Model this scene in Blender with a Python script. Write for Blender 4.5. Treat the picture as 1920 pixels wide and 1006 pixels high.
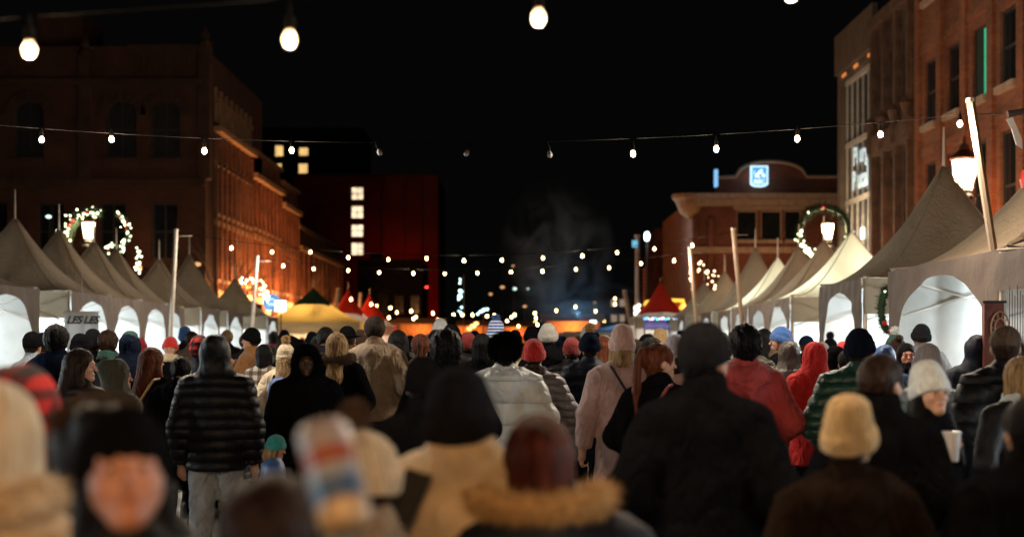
import bpy, math, random
import numpy as np
from mathutils import Vector, Matrix
R = math.radians
random.seed(7); np.random.seed(7)
for o in list(bpy.data.objects): bpy.data.objects.remove(o)
SC = bpy.context.scene
COL = SC.collection
# ---------------------------------------------------------------- camera
F = 2667.0; HOR = 638.0; CZ = 1.6           # 1920-px focal length, horizon row, eye height
cam = bpy.data.cameras.new('camera'); camo = bpy.data.objects.new('camera', cam); COL.objects.link(camo)
camo.location = (0, 0, CZ); camo.rotation_euler = (R(90), 0, 0)
cam.sensor_width = 36; cam.lens = 50; cam.shift_y = (HOR - 503) / 1920
cam.clip_start = .05; cam.clip_end = 2000
cam.dof.use_dof = True; cam.dof.focus_distance = 11.8; cam.dof.aperture_fstop = 1.65
cam.dof.aperture_blades = 0
SC.camera = camo
def at(x, y, d):                             # photo pixel (1920 wide) at depth d -> point
    return Vector(((x - 960) * d / F, d, CZ + (HOR - y) * d / F))
# ---------------------------------------------------------------- night sky
w = bpy.data.worlds.new('World'); SC.world = w; w.use_nodes = True
w.node_tree.nodes['Background'].inputs[0].default_value = (.0013, .0014, .0013, 1)
w.node_tree.nodes['Background'].inputs[1].default_value = 1
SC.view_settings.view_transform = 'Standard'; SC.view_settings.look = 'None'
SC.view_settings.exposure = .15; SC.view_settings.gamma = 1
cy = SC.cycles
cy.use_denoising = True; cy.max_bounces = 5; cy.diffuse_bounces = 2; cy.glossy_bounces = 2
cy.transmission_bounces = 3; cy.transparent_max_bounces = 6; cy.volume_bounces = 0
cy.sample_clamp_indirect = 1.5; cy.sample_clamp_direct = 0; cy.caustics_reflective = False; cy.caustics_refractive = False
try: cy.use_light_tree = True
except Exception: pass
WARM = (1, .74, .48); WHITE = (.86, .97, 1.0)
def lamp(name, loc, watts, col=WARM, size=0.0, parent=None):
    l = bpy.data.lights.new(name, 'POINT'); l.energy = watts; l.color = col; l.shadow_soft_size = size
    o = bpy.data.objects.new(name, l); COL.objects.link(o); o.location = loc
    if parent: o.parent = parent
    return o
# ---------------------------------------------------------------- materials
MC = {}
def mat(name, col, rough=.75, metal=0, bump=0, bscale=40, var=.2, vscale=5, emit=0, ecol=None, trans=0, st=(1, 1, 1), sheen=0, pattern=None, folds=0, quilt=0, ribs=0):
    if name in MC: return MC[name]
    m = bpy.data.materials.new(name); m.use_nodes = True; MC[name] = m
    nt = m.node_tree; N = nt.nodes; L = nt.links; b = N['Principled BSDF']; out = N['Material Output']
    tc = N.new('ShaderNodeTexCoord'); mp = N.new('ShaderNodeMapping'); mp.inputs['Scale'].default_value = st
    L.new(tc.outputs['Object'], mp.inputs['Vector'])
    b.inputs['Roughness'].default_value = rough; b.inputs['Metallic'].default_value = metal
    b.inputs['Base Color'].default_value = (*col, 1)
    if sheen: b.inputs['Sheen Weight'].default_value = sheen * min(1, max(col) * 2.5)
    if name.startswith('hair'): b.inputs['Specular IOR Level'].default_value = .10
    if name.startswith('quilted') and max(col) < .03: b.inputs['Specular IOR Level'].default_value = .20
    if max(col) < .03 and not emit and rough > .6: b.inputs['Specular IOR Level'].default_value = 0
    src = None
    if pattern: src = pattern(N, L, mp)
    if var:
        n = N.new('ShaderNodeTexNoise'); n.inputs['Scale'].default_value = vscale; n.inputs['Detail'].default_value = 4
        L.new(mp.outputs[0], n.inputs['Vector'])
        mr = N.new('ShaderNodeMapRange'); mr.inputs['From Min'].default_value = .3; mr.inputs['From Max'].default_value = .7
        mr.inputs['To Min'].default_value = 1 - var; mr.inputs['To Max'].default_value = 1 + var
        L.new(n.outputs[0], mr.inputs['Value'])
        mx = N.new('ShaderNodeMix'); mx.data_type = 'RGBA'; mx.blend_type = 'MULTIPLY'; mx.inputs[0].default_value = 1
        if src is not None: L.new(src, mx.inputs[6])
        else: mx.inputs[6].default_value = (*col, 1)
        L.new(mr.outputs[0], mx.inputs[7]); L.new(mx.outputs[2], b.inputs['Base Color'])
    elif src is not None: L.new(src, b.inputs['Base Color'])
    if bump:
        n = N.new('ShaderNodeTexNoise'); n.inputs['Scale'].default_value = bscale; n.inputs['Detail'].default_value = 3
        L.new(mp.outputs[0], n.inputs['Vector'])
        bp = N.new('ShaderNodeBump'); bp.inputs['Strength'].default_value = min(1, bump); bp.inputs['Distance'].default_value = .02 if bscale > 15 else .06
        L.new(n.outputs[0], bp.inputs['Height']); L.new(bp.outputs[0], b.inputs['Normal'])
    prev = b.inputs['Normal'].links[0].from_socket if b.inputs['Normal'].links else None
    def addbump(h, st_, dist):
        nonlocal prev
        q = N.new('ShaderNodeBump'); q.inputs['Strength'].default_value = st_; q.inputs['Distance'].default_value = dist; L.new(h, q.inputs['Height'])
        if prev is not None: L.new(prev, q.inputs['Normal'])
        L.new(q.outputs[0], b.inputs['Normal']); prev = q.outputs[0]
    def mth(op, a, *bb):
        q = N.new('ShaderNodeMath'); q.operation = op
        for i, v in enumerate((a,) + bb):
            if isinstance(v, (int, float)): q.inputs[i].default_value = v
            else: L.new(v, q.inputs[i])
        return q.outputs[0]
    if folds:
        n = N.new('ShaderNodeTexNoise'); n.inputs['Scale'].default_value = 7; n.inputs['Detail'].default_value = 2; n.inputs['Distortion'].default_value = 1.8; n.inputs['Roughness'].default_value = .4
        m2 = N.new('ShaderNodeMapping'); m2.inputs['Scale'].default_value = (1, 1, .55); L.new(tc.outputs['Object'], m2.inputs[0]); L.new(m2.outputs[0], n.inputs['Vector'])
        addbump(mth('ABSOLUTE', mth('SUBTRACT', n.outputs[0], .5)), folds, .16)
    if quilt or ribs:
        s = N.new('ShaderNodeSeparateXYZ'); L.new(tc.outputs['Object'], s.inputs[0])
        if quilt: addbump(mth('MULTIPLY', mth('LESS_THAN', s.outputs[2], 1.49), mth('POWER', mth('ABSOLUTE', mth('SINE', mth('MULTIPLY', s.outputs[2], math.pi / quilt))), .35)), 1, .014)
        if ribs: addbump(mth('SINE', mth('MULTIPLY', mth('ARCTAN2', s.outputs[0], mth('ADD', s.outputs[1], .014)), ribs)), .55, .0022)
    if emit:
        b.inputs['Emission Color'].default_value = (*(ecol or col), 1); b.inputs['Emission Strength'].default_value = emit
        m.cycles.emission_sampling = 'NONE'
        if var: q = mth('MULTIPLY', mr.outputs[0], emit); L.new(q, b.inputs['Emission Strength'])
    if trans:
        t = N.new('ShaderNodeBsdfTranslucent'); t.inputs[0].default_value = (*[min(1, c * 1.5) for c in col], 1)
        ms = N.new('ShaderNodeMixShader'); ms.inputs[0].default_value = trans
        L.new(b.outputs[0], ms.inputs[1]); L.new(t.outputs[0], ms.inputs[2]); L.new(ms.outputs[0], out.inputs[0])
    return m
def pat_rows(cols, scale, axis=2, zig=0, sharp=True):
    def f(N, L, mp):
        s = N.new('ShaderNodeSeparateXYZ'); L.new(mp.outputs[0], s.inputs[0]); v = s.outputs[axis]
        if zig:
            a = N.new('ShaderNodeMath'); a.operation = 'PINGPONG'; a.inputs[1].default_value = .03; L.new(s.outputs[0], a.inputs[0])
            c = N.new('ShaderNodeMath'); c.operation = 'MULTIPLY_ADD'; c.inputs[1].default_value = zig; L.new(a.outputs[0], c.inputs[0]); L.new(v, c.inputs[2]); v = c.outputs[0]
        q = N.new('ShaderNodeMath'); q.operation = 'MULTIPLY'; q.inputs[1].default_value = scale; L.new(v, q.inputs[0])
        fr = N.new('ShaderNodeMath'); fr.operation = 'FRACT'; L.new(q.outputs[0], fr.inputs[0])
        cr = N.new('ShaderNodeValToRGB'); cr.color_ramp.interpolation = 'CONSTANT' if sharp else 'LINEAR'
        e = cr.color_ramp.elements; e[0].color = (*cols[0], 1); e[1].position = .5; e[1].color = (*cols[1], 1)
        L.new(fr.outputs[0], cr.inputs[0]); return cr.outputs[0]
    return f
def pat_plaid(c0, c1, c2, sc):
    def f(N, L, mp):
        s = N.new('ShaderNodeSeparateXYZ'); L.new(mp.outputs[0], s.inputs[0]); outs = []
        for ax in (0, 2):
            q = N.new('ShaderNodeMath'); q.operation = 'MULTIPLY'; q.inputs[1].default_value = sc; L.new(s.outputs[ax], q.inputs[0])
            fr = N.new('ShaderNodeMath'); fr.operation = 'FRACT'; L.new(q.outputs[0], fr.inputs[0])
            g = N.new('ShaderNodeMath'); g.operation = 'GREATER_THAN'; g.inputs[1].default_value = .55; L.new(fr.outputs[0], g.inputs[0]); outs.append(g.outputs[0])
        a = N.new('ShaderNodeMath'); a.operation = 'ADD'; L.new(outs[0], a.inputs[0]); L.new(outs[1], a.inputs[1])
        h = N.new('ShaderNodeMath'); h.operation = 'MULTIPLY'; h.inputs[1].default_value = .45; L.new(a.outputs[0], h.inputs[0])
        cr = N.new('ShaderNodeValToRGB'); cr.color_ramp.interpolation = 'CONSTANT'
        e = cr.color_ramp.elements; e[0].color = (*c0, 1); e[1].position = .4; e[1].color = (*c1, 1); k = e.new(.8); k.color = (*c2, 1)
        L.new(h.outputs[0], cr.inputs[0]); return cr.outputs[0]
    return f
def pat_brick(axis, c1, c2, mortar, sc=1.0):
    def f(N, L, mp):
        s = N.new('ShaderNodeSeparateXYZ'); L.new(mp.outputs[0], s.inputs[0]); c = N.new('ShaderNodeCombineXYZ')
        L.new(s.outputs[axis], c.inputs[0]); L.new(s.outputs[2], c.inputs[1])
        b = N.new('ShaderNodeTexBrick'); L.new(c.outputs[0], b.inputs['Vector'])
        b.inputs['Scale'].default_value = 1; b.inputs['Brick Width'].default_value = .23 * sc; b.inputs['Row Height'].default_value = .08 * sc
        b.inputs['Mortar Size'].default_value = .012 * sc; b.inputs['Color1'].default_value = (*c1, 1); b.inputs['Color2'].default_value = (*c2, 1); b.inputs['Mortar'].default_value = (*mortar, 1)
        return b.outputs[0]
    return f
# ---------------------------------------------------------------- objects
def tag(o, label=None, cat=None, group=None, kind=None):
    if label: o['label'] = label
    if cat: o['category'] = cat
    if group: o['group'] = group
    if kind: o['kind'] = kind
    return o
def thing(name, label, cat, loc=(0, 0, 0), rz=0, group=None, s=1):
    o = bpy.data.objects.new(name, None); COL.objects.link(o); o.location = loc; o.rotation_euler.z = rz; o.scale = (s, s, s)
    o.empty_display_size = .1
    return tag(o, label, cat, group)
def mesh(name, V, Fc, smooth=False):
    me = bpy.data.meshes.new(name)
    V = np.asarray(V, dtype=np.float32)
    if isinstance(Fc, np.ndarray) and Fc.ndim == 2:
        n, k = Fc.shape
        me.vertices.add(len(V)); me.vertices.foreach_set('co', V.ravel())
        me.loops.add(n * k); me.loops.foreach_set('vertex_index', Fc.astype(np.int32).ravel())
        me.polygons.add(n); me.polygons.foreach_set('loop_start', np.arange(0, n * k, k, dtype=np.int32))
        me.update(calc_edges=True)
    else: me.from_pydata([tuple(map(float, v)) for v in V], [], Fc); me.update()
    if smooth: me.polygons.foreach_set('use_smooth', [True] * len(me.polygons))
    me.materials.append(None)
    return me
def link(name, me, m, parent=None, loc=(0, 0, 0), rot=None):
    o = bpy.data.objects.new(name, me); COL.objects.link(o)
    o.location = loc
    if rot is not None: o.rotation_euler = rot
    if parent is not None: o.parent = parent
    o.material_slots[0].link = 'OBJECT'; o.material_slots[0].material = m
    return o
class MB:                                      # plain polygon collector
    def __init__(s): s.v = []; s.f = []
    def box(s, a, b):
        x0, y0, z0 = a; x1, y1, z1 = b; n = len(s.v)
        s.v += [(x0, y0, z0), (x1, y0, z0), (x1, y1, z0), (x0, y1, z0), (x0, y0, z1), (x1, y0, z1), (x1, y1, z1), (x0, y1, z1)]
        s.f += [tuple(n + i for i in q) for q in ((3, 2, 1, 0), (4, 5, 6, 7), (0, 1, 5, 4), (1, 2, 6, 5), (2, 3, 7, 6), (3, 0, 4, 7))]; return s
    def poly(s, pts): n = len(s.v); s.v += [tuple(p) for p in pts]; s.f.append(tuple(range(n, n + len(pts)))); return s
    def tube(s, pts, r, seg=6, cap=True):
        pts = [Vector(p) for p in pts]; rr = r if isinstance(r, (list, tuple)) else [r] * len(pts); n0 = len(s.v); u = None
        for i, p in enumerate(pts):
            t = (pts[min(i + 1, len(pts) - 1)] - pts[max(i - 1, 0)]).normalized()
            if u is None: u = t.orthogonal().normalized()
            else: u = (u - t * u.dot(t)); u = u.normalized() if u.length > 1e-6 else t.orthogonal().normalized()
            w_ = t.cross(u)
            for k in range(seg):
                a = 2 * math.pi * k / seg; s.v.append(tuple(p + (u * math.cos(a) + w_ * math.sin(a)) * rr[i]))
        for i in range(len(pts) - 1):
            for k in range(seg):
                a = n0 + i * seg + k; b = n0 + i * seg + (k + 1) % seg; s.f.append((a, b, b + seg, a + seg))
        if cap: s.f.append(tuple(n0 + k for k in range(seg))[::-1]); s.f.append(tuple(n0 + (len(pts) - 1) * seg + k for k in range(seg)))
        return s
    def lathe(s, prof, seg=12, c=(0, 0, 0)):
        n0 = len(s.v)
        for r, z in prof:
            for k in range(seg):
                a = 2 * math.pi * (k + .5) / seg; s.v.append((c[0] + r * math.cos(a), c[1] + r * math.sin(a), c[2] + z))
        for i in range(len(prof) - 1):
            for k in range(seg):
                a = n0 + i * seg + k; b = n0 + i * seg + (k + 1) % seg; s.f.append((a, b, b + seg, a + seg))
        return s
    def build(s, name, m, parent=None, smooth=False, loc=(0, 0, 0), rot=None):
        return link(name, mesh(name, s.v, s.f, smooth), m, parent, loc, rot)
# ---------------------------------------------------------------- implicit modeller
def axis(lo, hi, step, fine=()):
    out = [lo]
    while out[-1] < hi:
        p = out[-1]; st = step
        for a, b, q in fine:
            if a - q <= p <= b: st = min(st, q)
        out.append(p + st)
    return np.array(out, dtype=np.float32)
class Field:
    def __init__(s, xs, ys, zs): s.a = (xs, ys, zs); s.V = np.full((len(xs), len(ys), len(zs)), .3, np.float32)
    def sub(s, lo, hi):
        sl = []
        for A, l, h in zip(s.a, lo, hi):
            i = int(np.searchsorted(A, l)); j = int(np.searchsorted(A, h)) + 1
            sl.append(slice(max(0, i - 1), min(len(A), j)))
        X = s.a[0][sl[0]][:, None, None]; Y = s.a[1][sl[1]][None, :, None]; Z = s.a[2][sl[2]][None, None, :]
        return tuple(sl), X, Y, Z
    def blend(s, sl, d, k, op):
        A = s.V[sl]
        if op == '-': d = -d; A2 = -A; d2 = -d
        if op == '+':
            h = np.clip(.5 + .5 * (A - d) / k, 0, 1); s.V[sl] = A * (1 - h) + d * h - k * h * (1 - h)
        else:
            h = np.clip(.5 + .5 * (d - A) / k, 0, 1); s.V[sl] = A * (1 - h) + d * h + k * h * (1 - h)
    def cap(s, a, b, ra, rb, k=.03, sy=1, q=None, T=None, op='+', cut=False, m=.07):
        a = np.array(a, float); b = np.array(b, float)
        wa, wb = (T.f(a), T.f(b)) if T else (a, b)
        r = max(ra, rb) * max(1, sy) + m
        sl, X, Y, Z = s.sub(np.minimum(wa, wb) - r, np.maximum(wa, wb) + r)
        if s.V[sl].size == 0: return
        if T: X, Y, Z = T.i(X, Y, Z)
        Y = Y / sy; a2 = a * (1, 1 / sy, 1); b2 = b * (1, 1 / sy, 1); ab = b2 - a2; L2 = float(ab @ ab) + 1e-9
        px, py, pz = X - a2[0], Y - a2[1], Z - a2[2]
        tr = (px * ab[0] + py * ab[1] + pz * ab[2]) / L2; t = np.clip(tr, 0, 1)
        d = np.sqrt((px - t * ab[0]) ** 2 + (py - t * ab[1]) ** 2 + (pz - t * ab[2]) ** 2) - (ra + (rb - ra) * t)
        d = d * min(1, sy) ** .5
        if q: d = d - q[0] * np.abs(np.sin(np.pi * t * math.sqrt(L2) / q[1])) ** .6
        if cut: d = np.maximum(d, (tr - 1) * math.sqrt(L2))
        s.blend(sl, d, k, op)
    def ell(s, c, r, k=.02, T=None, op='+', m=.06):
        c = np.array(c, float); wc = T.f(c) if T else c; e = np.array([max(r) if T else v for v in r]) + m
        sl, X, Y, Z = s.sub(wc - e, wc + e)
        if s.V[sl].size == 0: return
        if T: X, Y, Z = T.i(X, Y, Z)
        x, y, z = (X - c[0]) / r[0], (Y - c[1]) / r[1], (Z - c[2]) / r[2]
        k0 = np.sqrt(x * x + y * y + z * z) + 1e-6; k1 = np.sqrt((x / r[0]) ** 2 + (y / r[1]) ** 2 + (z / r[2]) ** 2) + 1e-6
        s.blend(sl, k0 * (k0 - 1) / k1, k, op)
    def plane(s, n, c):                       # keep n.p > c
        X, Y, Z = s.a[0][:, None, None], s.a[1][None, :, None], s.a[2][None, None, :]
        s.V = np.maximum(s.V, c - (n[0] * X + n[1] * Y + n[2] * Z)).astype(np.float32)
    def rough(s, amp, freq, seed=0, sz=1):
        X, Y, Z = s.a[0][:, None, None], s.a[1][None, :, None], s.a[2][None, None, :]
        rs = np.random.RandomState(seed); acc = 0
        for i in range(5):
            f = freq * (1 + .6 * i); v = rs.randn(3); v /= np.linalg.norm(v); ph = rs.rand() * 6; v2 = rs.randn(3)
            acc = acc + np.sin(f * (v[0] * X + v[1] * Y + sz * v[2] * Z) + ph + 1.6 * np.sin(f * .45 * (v2[0] * X + v2[1] * Y + v2[2] * Z))) / (1 + .5 * i)
        s.V = (s.V + amp * acc).astype(np.float32)
    def nets(s):
        V = s.V.copy()
        V[0] = V[-1] = .05; V[:, 0] = V[:, -1] = .05; V[:, :, 0] = V[:, :, -1] = .05
        xs, ys, zs = s.a; ins = V < 0
        c8 = [ins[i:ins.shape[0] - 1 + i, j:ins.shape[1] - 1 + j, k:ins.shape[2] - 1 + k] for i in (0, 1) for j in (0, 1) for k in (0, 1)]
        cnt = sum(c.astype(np.int8) for c in c8); act = (cnt > 0) & (cnt < 8)
        I, J, K = np.nonzero(act); n = len(I); idx = np.full(act.shape, -1, np.int64); idx[I, J, K] = np.arange(n)
        P = np.zeros((n, 3)); W = np.zeros(n)
        cor = [(0, 0, 0), (1, 0, 0), (0, 1, 0), (1, 1, 0), (0, 0, 1), (1, 0, 1), (0, 1, 1), (1, 1, 1)]
        for a, b in ((0, 1), (2, 3), (4, 5), (6, 7), (0, 2), (1, 3), (4, 6), (5, 7), (0, 4), (1, 5), (2, 6), (3, 7)):
            A = cor[a]; B = cor[b]
            va = V[I + A[0], J + A[1], K + A[2]]; vb = V[I + B[0], J + B[1], K + B[2]]; m = (va < 0) != (vb < 0)
            t = np.where(m, va / np.where(m, va - vb, 1), 0)
            pa = np.stack([xs[I + A[0]], ys[J + A[1]], zs[K + A[2]]], 1); pb = np.stack([xs[I + B[0]], ys[J + B[1]], zs[K + B[2]]], 1)
            P += (pa + (pb - pa) * t[:, None]) * m[:, None]; W += m
        P /= np.maximum(W, 1)[:, None]; Q = []
        for ax in range(3):
            A = [slice(None)] * 3; B = [slice(None)] * 3; A[ax] = slice(0, -1); B[ax] = slice(1, None)
            ch = ins[tuple(A)] != ins[tuple(B)]; e = np.argwhere(ch); s0 = ins[tuple(A)][tuple(e.T)]
            o1, o2 = [(1, 2), (2, 0), (0, 1)][ax]
            d1 = np.zeros(3, int); d1[o1] = 1; d2 = np.zeros(3, int); d2[o2] = 1
            q = np.stack([idx[tuple((e - d).T)] for d in (d1 + d2, d2, 0 * d1, d1)], 1)
            q[~s0] = q[~s0][:, ::-1]; Q.append(q)
        Q = np.concatenate(Q); Q = Q[(Q >= 0).all(1)]
        return P, Q
class Turn:                                    # head turned about the neck
    def __init__(s, yaw, pitch, roll=0, piv=(0, -.01, 1.52)):
        s.M = Matrix.Rotation(-R(yaw), 3, 'Z') @ Matrix.Rotation(R(pitch), 3, 'X') @ Matrix.Rotation(R(roll), 3, 'Y')
        s.A = np.array(s.M); s.p = np.array(piv)
    def f(s, v): return s.A @ (np.array(v) - s.p) + s.p
    def i(s, X, Y, Z):
        x, y, z = X - s.p[0], Y - s.p[1], Z - s.p[2]; B = s.A.T
        return tuple(B[i, 0] * x + B[i, 1] * y + B[i, 2] * z + s.p[i] for i in range(3))
    def mat(s): return Matrix.Translation(Vector(s.p)) @ s.M.to_4x4() @ Matrix.Translation(-Vector(s.p))
# ---------------------------------------------------------------- people
ARM = {'down': ((.245, -.03, 1.13), (.262, .05, .89)), 'pocket': ((.285, -.08, 1.15), (.195, .11, 1.0)),
       'front': ((.26, .02, 1.13), (.09, .22, 1.13)), 'phone': ((.235, .10, 1.16), (.10, .27, 1.37)), 'swing': ((.25, -.08, 1.13), (.26, -.03, .89))}
def arm(spec, sd):
    if isinstance(spec, str): spec = ARM[spec]
    e, w_ = spec[0], spec[1]
    return np.array((sd * e[0], e[1], e[2])), np.array((sd * w_[0], w_[1], w_[2]))
CACHE = {}
def cached(key, fn):
    if key not in CACHE: P, Q = fn(); CACHE[key] = mesh(str(key[0]), P, Q, True)
    return CACHE[key]
def legs_pts(st):
    return [((sg * .09, 0, .92), (sg * .095, .03 + sg * st * .5, .50), (sg * .09, sg * st - .02, .09)) for sg in (-1, 1)]
def body_mesh(aL, aR, st, yaw, pitch, roll, face, hands, crowd):
    def fn():
        T = Turn(yaw, pitch, roll); hs = .0052 if face else .011
        fx = [(-.13, .13, hs)]; fy = [(-.14, .15, hs)]; fz = [(1.5, 1.8, hs)]
        for sd, sp in ((-1, aL), (1, aR)):
            if (sd < 0 and 'L' in hands) or (sd > 0 and 'R' in hands):
                e, w_ = arm(sp, sd); u = (w_ - e) / np.linalg.norm(w_ - e); t = w_ + u * .09
                for ax, fl in enumerate((fx, fy, fz)):
                    fl.append((min(w_[ax], t[ax]) - .07, max(w_[ax], t[ax]) + .07, .0065))
        Fd = Field(axis(-.5, .5, .025, fx), axis(-.33, .52, .025, fy), axis(0, 1.84, .025, fz))
        Fd.cap((0, 0, 1.36), (0, 0, 1.0), .12, .11, sy=.7); Fd.cap((-.14, 0, 1.40), (.14, 0, 1.40), .05, .05); Fd.cap((-.06, 0, .92), (.06, 0, .92), .095, .095, sy=.8)
        for h, k_, a in legs_pts(st):
            Fd.cap(h, k_, .07, .05); Fd.cap(k_, a, .05, .036); Fd.cap(a, (a[0], a[1] + .13, .035), .035, .028)
        for sd, sp in ((-1, aL), (1, aR)):
            e, w_ = arm(sp, sd); Fd.cap((sd * .17, 0, 1.40), e, .045, .04); Fd.cap(e, w_, .038, .027)
            u = (w_ - e) / np.linalg.norm(w_ - e)
            if (sd < 0 and 'L' in hands) or (sd > 0 and 'R' in hands):
                curl = .35 if u[2] < -.5 else .8
                n = np.array((-sd * 1., 0.15, 0)) if u[2] < -.5 else np.array((-sd * .6, -.5, .1)); n = n - u * (n @ u); n /= np.linalg.norm(n)
                s_ = np.cross(u, n) * sd
                if s_[1] < 0 and u[2] < -.5: s_ = -s_
                Fd.cap(w_ - u * .01, w_ + u * .08, .024, .03, k=.012, m=.02)
                Fd.cap(w_ + u * .045 - s_ * .022, w_ + u * .08 - s_ * .028, .014, .012, k=.012, m=.02); Fd.cap(w_ + u * .045 + s_ * .022, w_ + u * .08 + s_ * .028, .014, .012, k=.012, m=.02)
                for i, L_ in enumerate((.030, .038, .035, .026)):
                    p = w_ + u * .088 + s_ * (.031 - .0205 * i); dr = u; 
                    for sg in range(3):
                        c = curl * (1 + .15 * i) * (.5 + .5 * sg); d2 = u * math.cos(c * (sg + .6)) + n * math.sin(c * (sg + .6)); q = p + d2 * L_ * (1.25, .85, .7)[sg]
                        Fd.cap(p, q, .0098 - .0006 * sg, .0092 - .0008 * sg, k=.004, m=.015); p = q
                p = w_ + u * .03 + s_ * .026; q = p + (u * .6 + s_ * .65 + n * .3) * .04; Fd.cap(p, q, .014, .011, k=.01, m=.02); Fd.cap(q, q + (u * .85 + s_ * .2 + n * .45) * .03, .011, .009, k=.005, m=.02)
            else: Fd.cap(w_, w_ + u * .10, .028, .026, sy=.9); Fd.cap(w_ + u * .1, w_ + u * .15 + np.array((-sd * .02, 0, 0)), .022, .016)
        # neck and head
        Fd.cap((0, -.02, 1.42), T.f((0, -.012, 1.57)), .058, .052, k=.03)
        Fd.ell((0, -.012, 1.658), (.077, .096, .094), T=T, k=.03)
        Fd.cap((0, .022, 1.625), (0, .058, 1.548), .06, .027, T=T, k=.03)
        for sg in (-1, 1):
            Fd.cap((sg * .032, .03, 1.60), (sg * .014, .052, 1.552), .032, .022, T=T, k=.025)
            Fd.ell((sg * .078, -.008, 1.627), (.011, .02, .031), T=T, k=.008)
        if face:
            for sg in (-1, 1):
                Fd.cap((sg * .012, .083, 1.657), (sg * .045, .069, 1.658), .011, .011, T=T, k=.012)
                Fd.ell((sg * .038, .062, 1.609), (.017, .015, .016), T=T, k=.02)
                Fd.ell((sg * .030, .096, 1.638), (.018, .016, .012), T=T, k=.010, op='-')
                Fd.ell((sg * .030, .0765, 1.6385), (.0165, .0150, .0140), T=T, k=.004)
                Fd.ell((sg * .030, .094, 1.6375), (.0145, .012, .0048), T=T, k=.002, op='-')
                Fd.ell((sg * .009, .102, 1.606), (.007, .009, .006), T=T, k=.005)
        Fd.cap((0, .083, 1.647), (0, .104, 1.611), .0075, .0095, T=T, k=.012)
        if face:
            Fd.cap((-.017, .083, 1.582), (.017, .083, 1.582), .007, .007, T=T, k=.007); Fd.cap((-.013, .083, 1.572), (.013, .083, 1.572), .0075, .0075, T=T, k=.005)
            Fd.ell((0, .079, 1.548), (.018, .014, .014), T=T, k=.015)
        return Fd.nets()
    return cached(('body', aL, aR, st, yaw, pitch, roll, face, hands), fn)
def coat_mesh(kind, hem, bulk, hood, quilt, aL, aR, yaw, pitch, seed):
    def fn():
        stp = .0155 if quilt or hood == 'up' else .018; B = bulk
        Fd = Field(axis(-.52, .52, stp), axis(-.40, .46, stp), axis(hem - .04, 1.90 if hood == 'up' else 1.68, stp))
        q = None
        Fd.cap((0, -.005, 1.36), (0, 0, 1.14), .155 + B, .150 + B, sy=.74, k=.05, q=q)
        Fd.cap((0, 0, 1.14), (0, 0, hem), .150 + B, (.168 if hem > .7 else .20) + B, sy=.78, k=.05, q=q)
        Fd.cap((-.125, -.01, 1.405), (.125, -.01, 1.405), .068 + B * .7, .068 + B * .7, sy=1.0, k=.05)
        Fd.cap((-.05, -.02, 1.45), (.05, -.02, 1.45), .06 + B * .5, .06 + B * .5, k=.04)
        for sd, sp in ((-1, aL), (1, aR)):
            e, w_ = arm(sp, sd)
            Fd.cap((sd * .175, -.005, 1.395), e, .064 + B, .054 + B, k=.045, q=q)
            Fd.cap(e, w_, .056 + B, .042 + B * .7, k=.03, q=q, cut=True)
        Fd.plane((0, 0, 1), hem)
        if kind == 'coat': Fd.cap((0, -.02, 1.45), (0, -.016, 1.548), .09, .084, k=.02)
        elif kind != 'none': Fd.cap((0, -.02, 1.44), (0, -.01, 1.515), .085 + B * .4, .078 + B * .3, k=.02)
        if hood == 'down':
            for a, b in (((-.115, -.02, 1.47), (-.075, -.10, 1.45)), ((-.075, -.10, 1.45), (0, -.135, 1.42)), ((0, -.135, 1.42), (.075, -.10, 1.45)), ((.075, -.10, 1.45), (.115, -.02, 1.47))):
                Fd.cap(a, b, .048 + B * .4, .056 + B * .4, k=.018)
            Fd.cap((0, -.15, 1.42), (0, -.165, 1.31), .085 + B * .4, .03, k=.02, sy=.7)
        if hood == 'up':
            T = Turn(yaw, pitch)
            Fd.ell((0, -.03, 1.665), (.110, .132, .122), T=T, k=.03); Fd.cap((0, -.02, 1.60), (0, -.025, 1.45), .104, .135, T=None, k=.05)
            Fd.ell((0, -.115, 1.715), (.045, .06, .055), T=T, k=.05)
            Fd.ell((0, .125, 1.625), (.078, .12, .102), T=T, k=.012, op='-')
            Fd.ell((0, .004, 1.64), (.084, .098, .10), T=T, k=.012, op='-')
        Fd.rough(.0022 if quilt else .0032, 30 if not quilt else 45, seed, .8)
        if quilt: Fd.V -= (min(.016, quilt * .14) * (np.abs(np.sin(np.pi * Fd.a[2] / quilt)) ** .5)[None, None, :] * (Fd.a[2] < 1.49)[None, None, :] - .006).astype(np.float32)
        if kind == 'hoodie':                     # loose rib waistband
            Fd.cap((0, 0, hem + .11), (0, 0, hem + .10), .185 + B, .185 + B, sy=.78, k=.03)
            Fd.plane((0, 0, 1), hem)
        return Fd.nets()
    return cached(('jacket', kind, hem, bulk, hood, quilt, aL, aR, yaw if hood == 'up' else 0, pitch if hood == 'up' else 0, seed), fn)
def trousers_mesh(st, loose, seed):
    def fn():
        Fd = Field(axis(-.3, .3, .018), axis(-.4, .42, .018), axis(.03, 1.12, .02))
        Fd.cap((0, 0, 1.02), (0, 0, .95), .135, .14, sy=.75); Fd.cap((-.06, 0, .93), (.06, 0, .93), .105, .105, sy=.9)
        for h, k_, a in legs_pts(st):
            Fd.cap(h, k_, .088 + loose, .064 + loose, k=.025); Fd.cap(k_, (a[0], a[1], .06), .062 + loose, .052 + loose, k=.025)
        Fd.rough(.004, 38, seed, 1.6); Fd.plane((0, 0, 1), .075); return Fd.nets()
    return cached(('trousers', st, loose, seed), fn)
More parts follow.
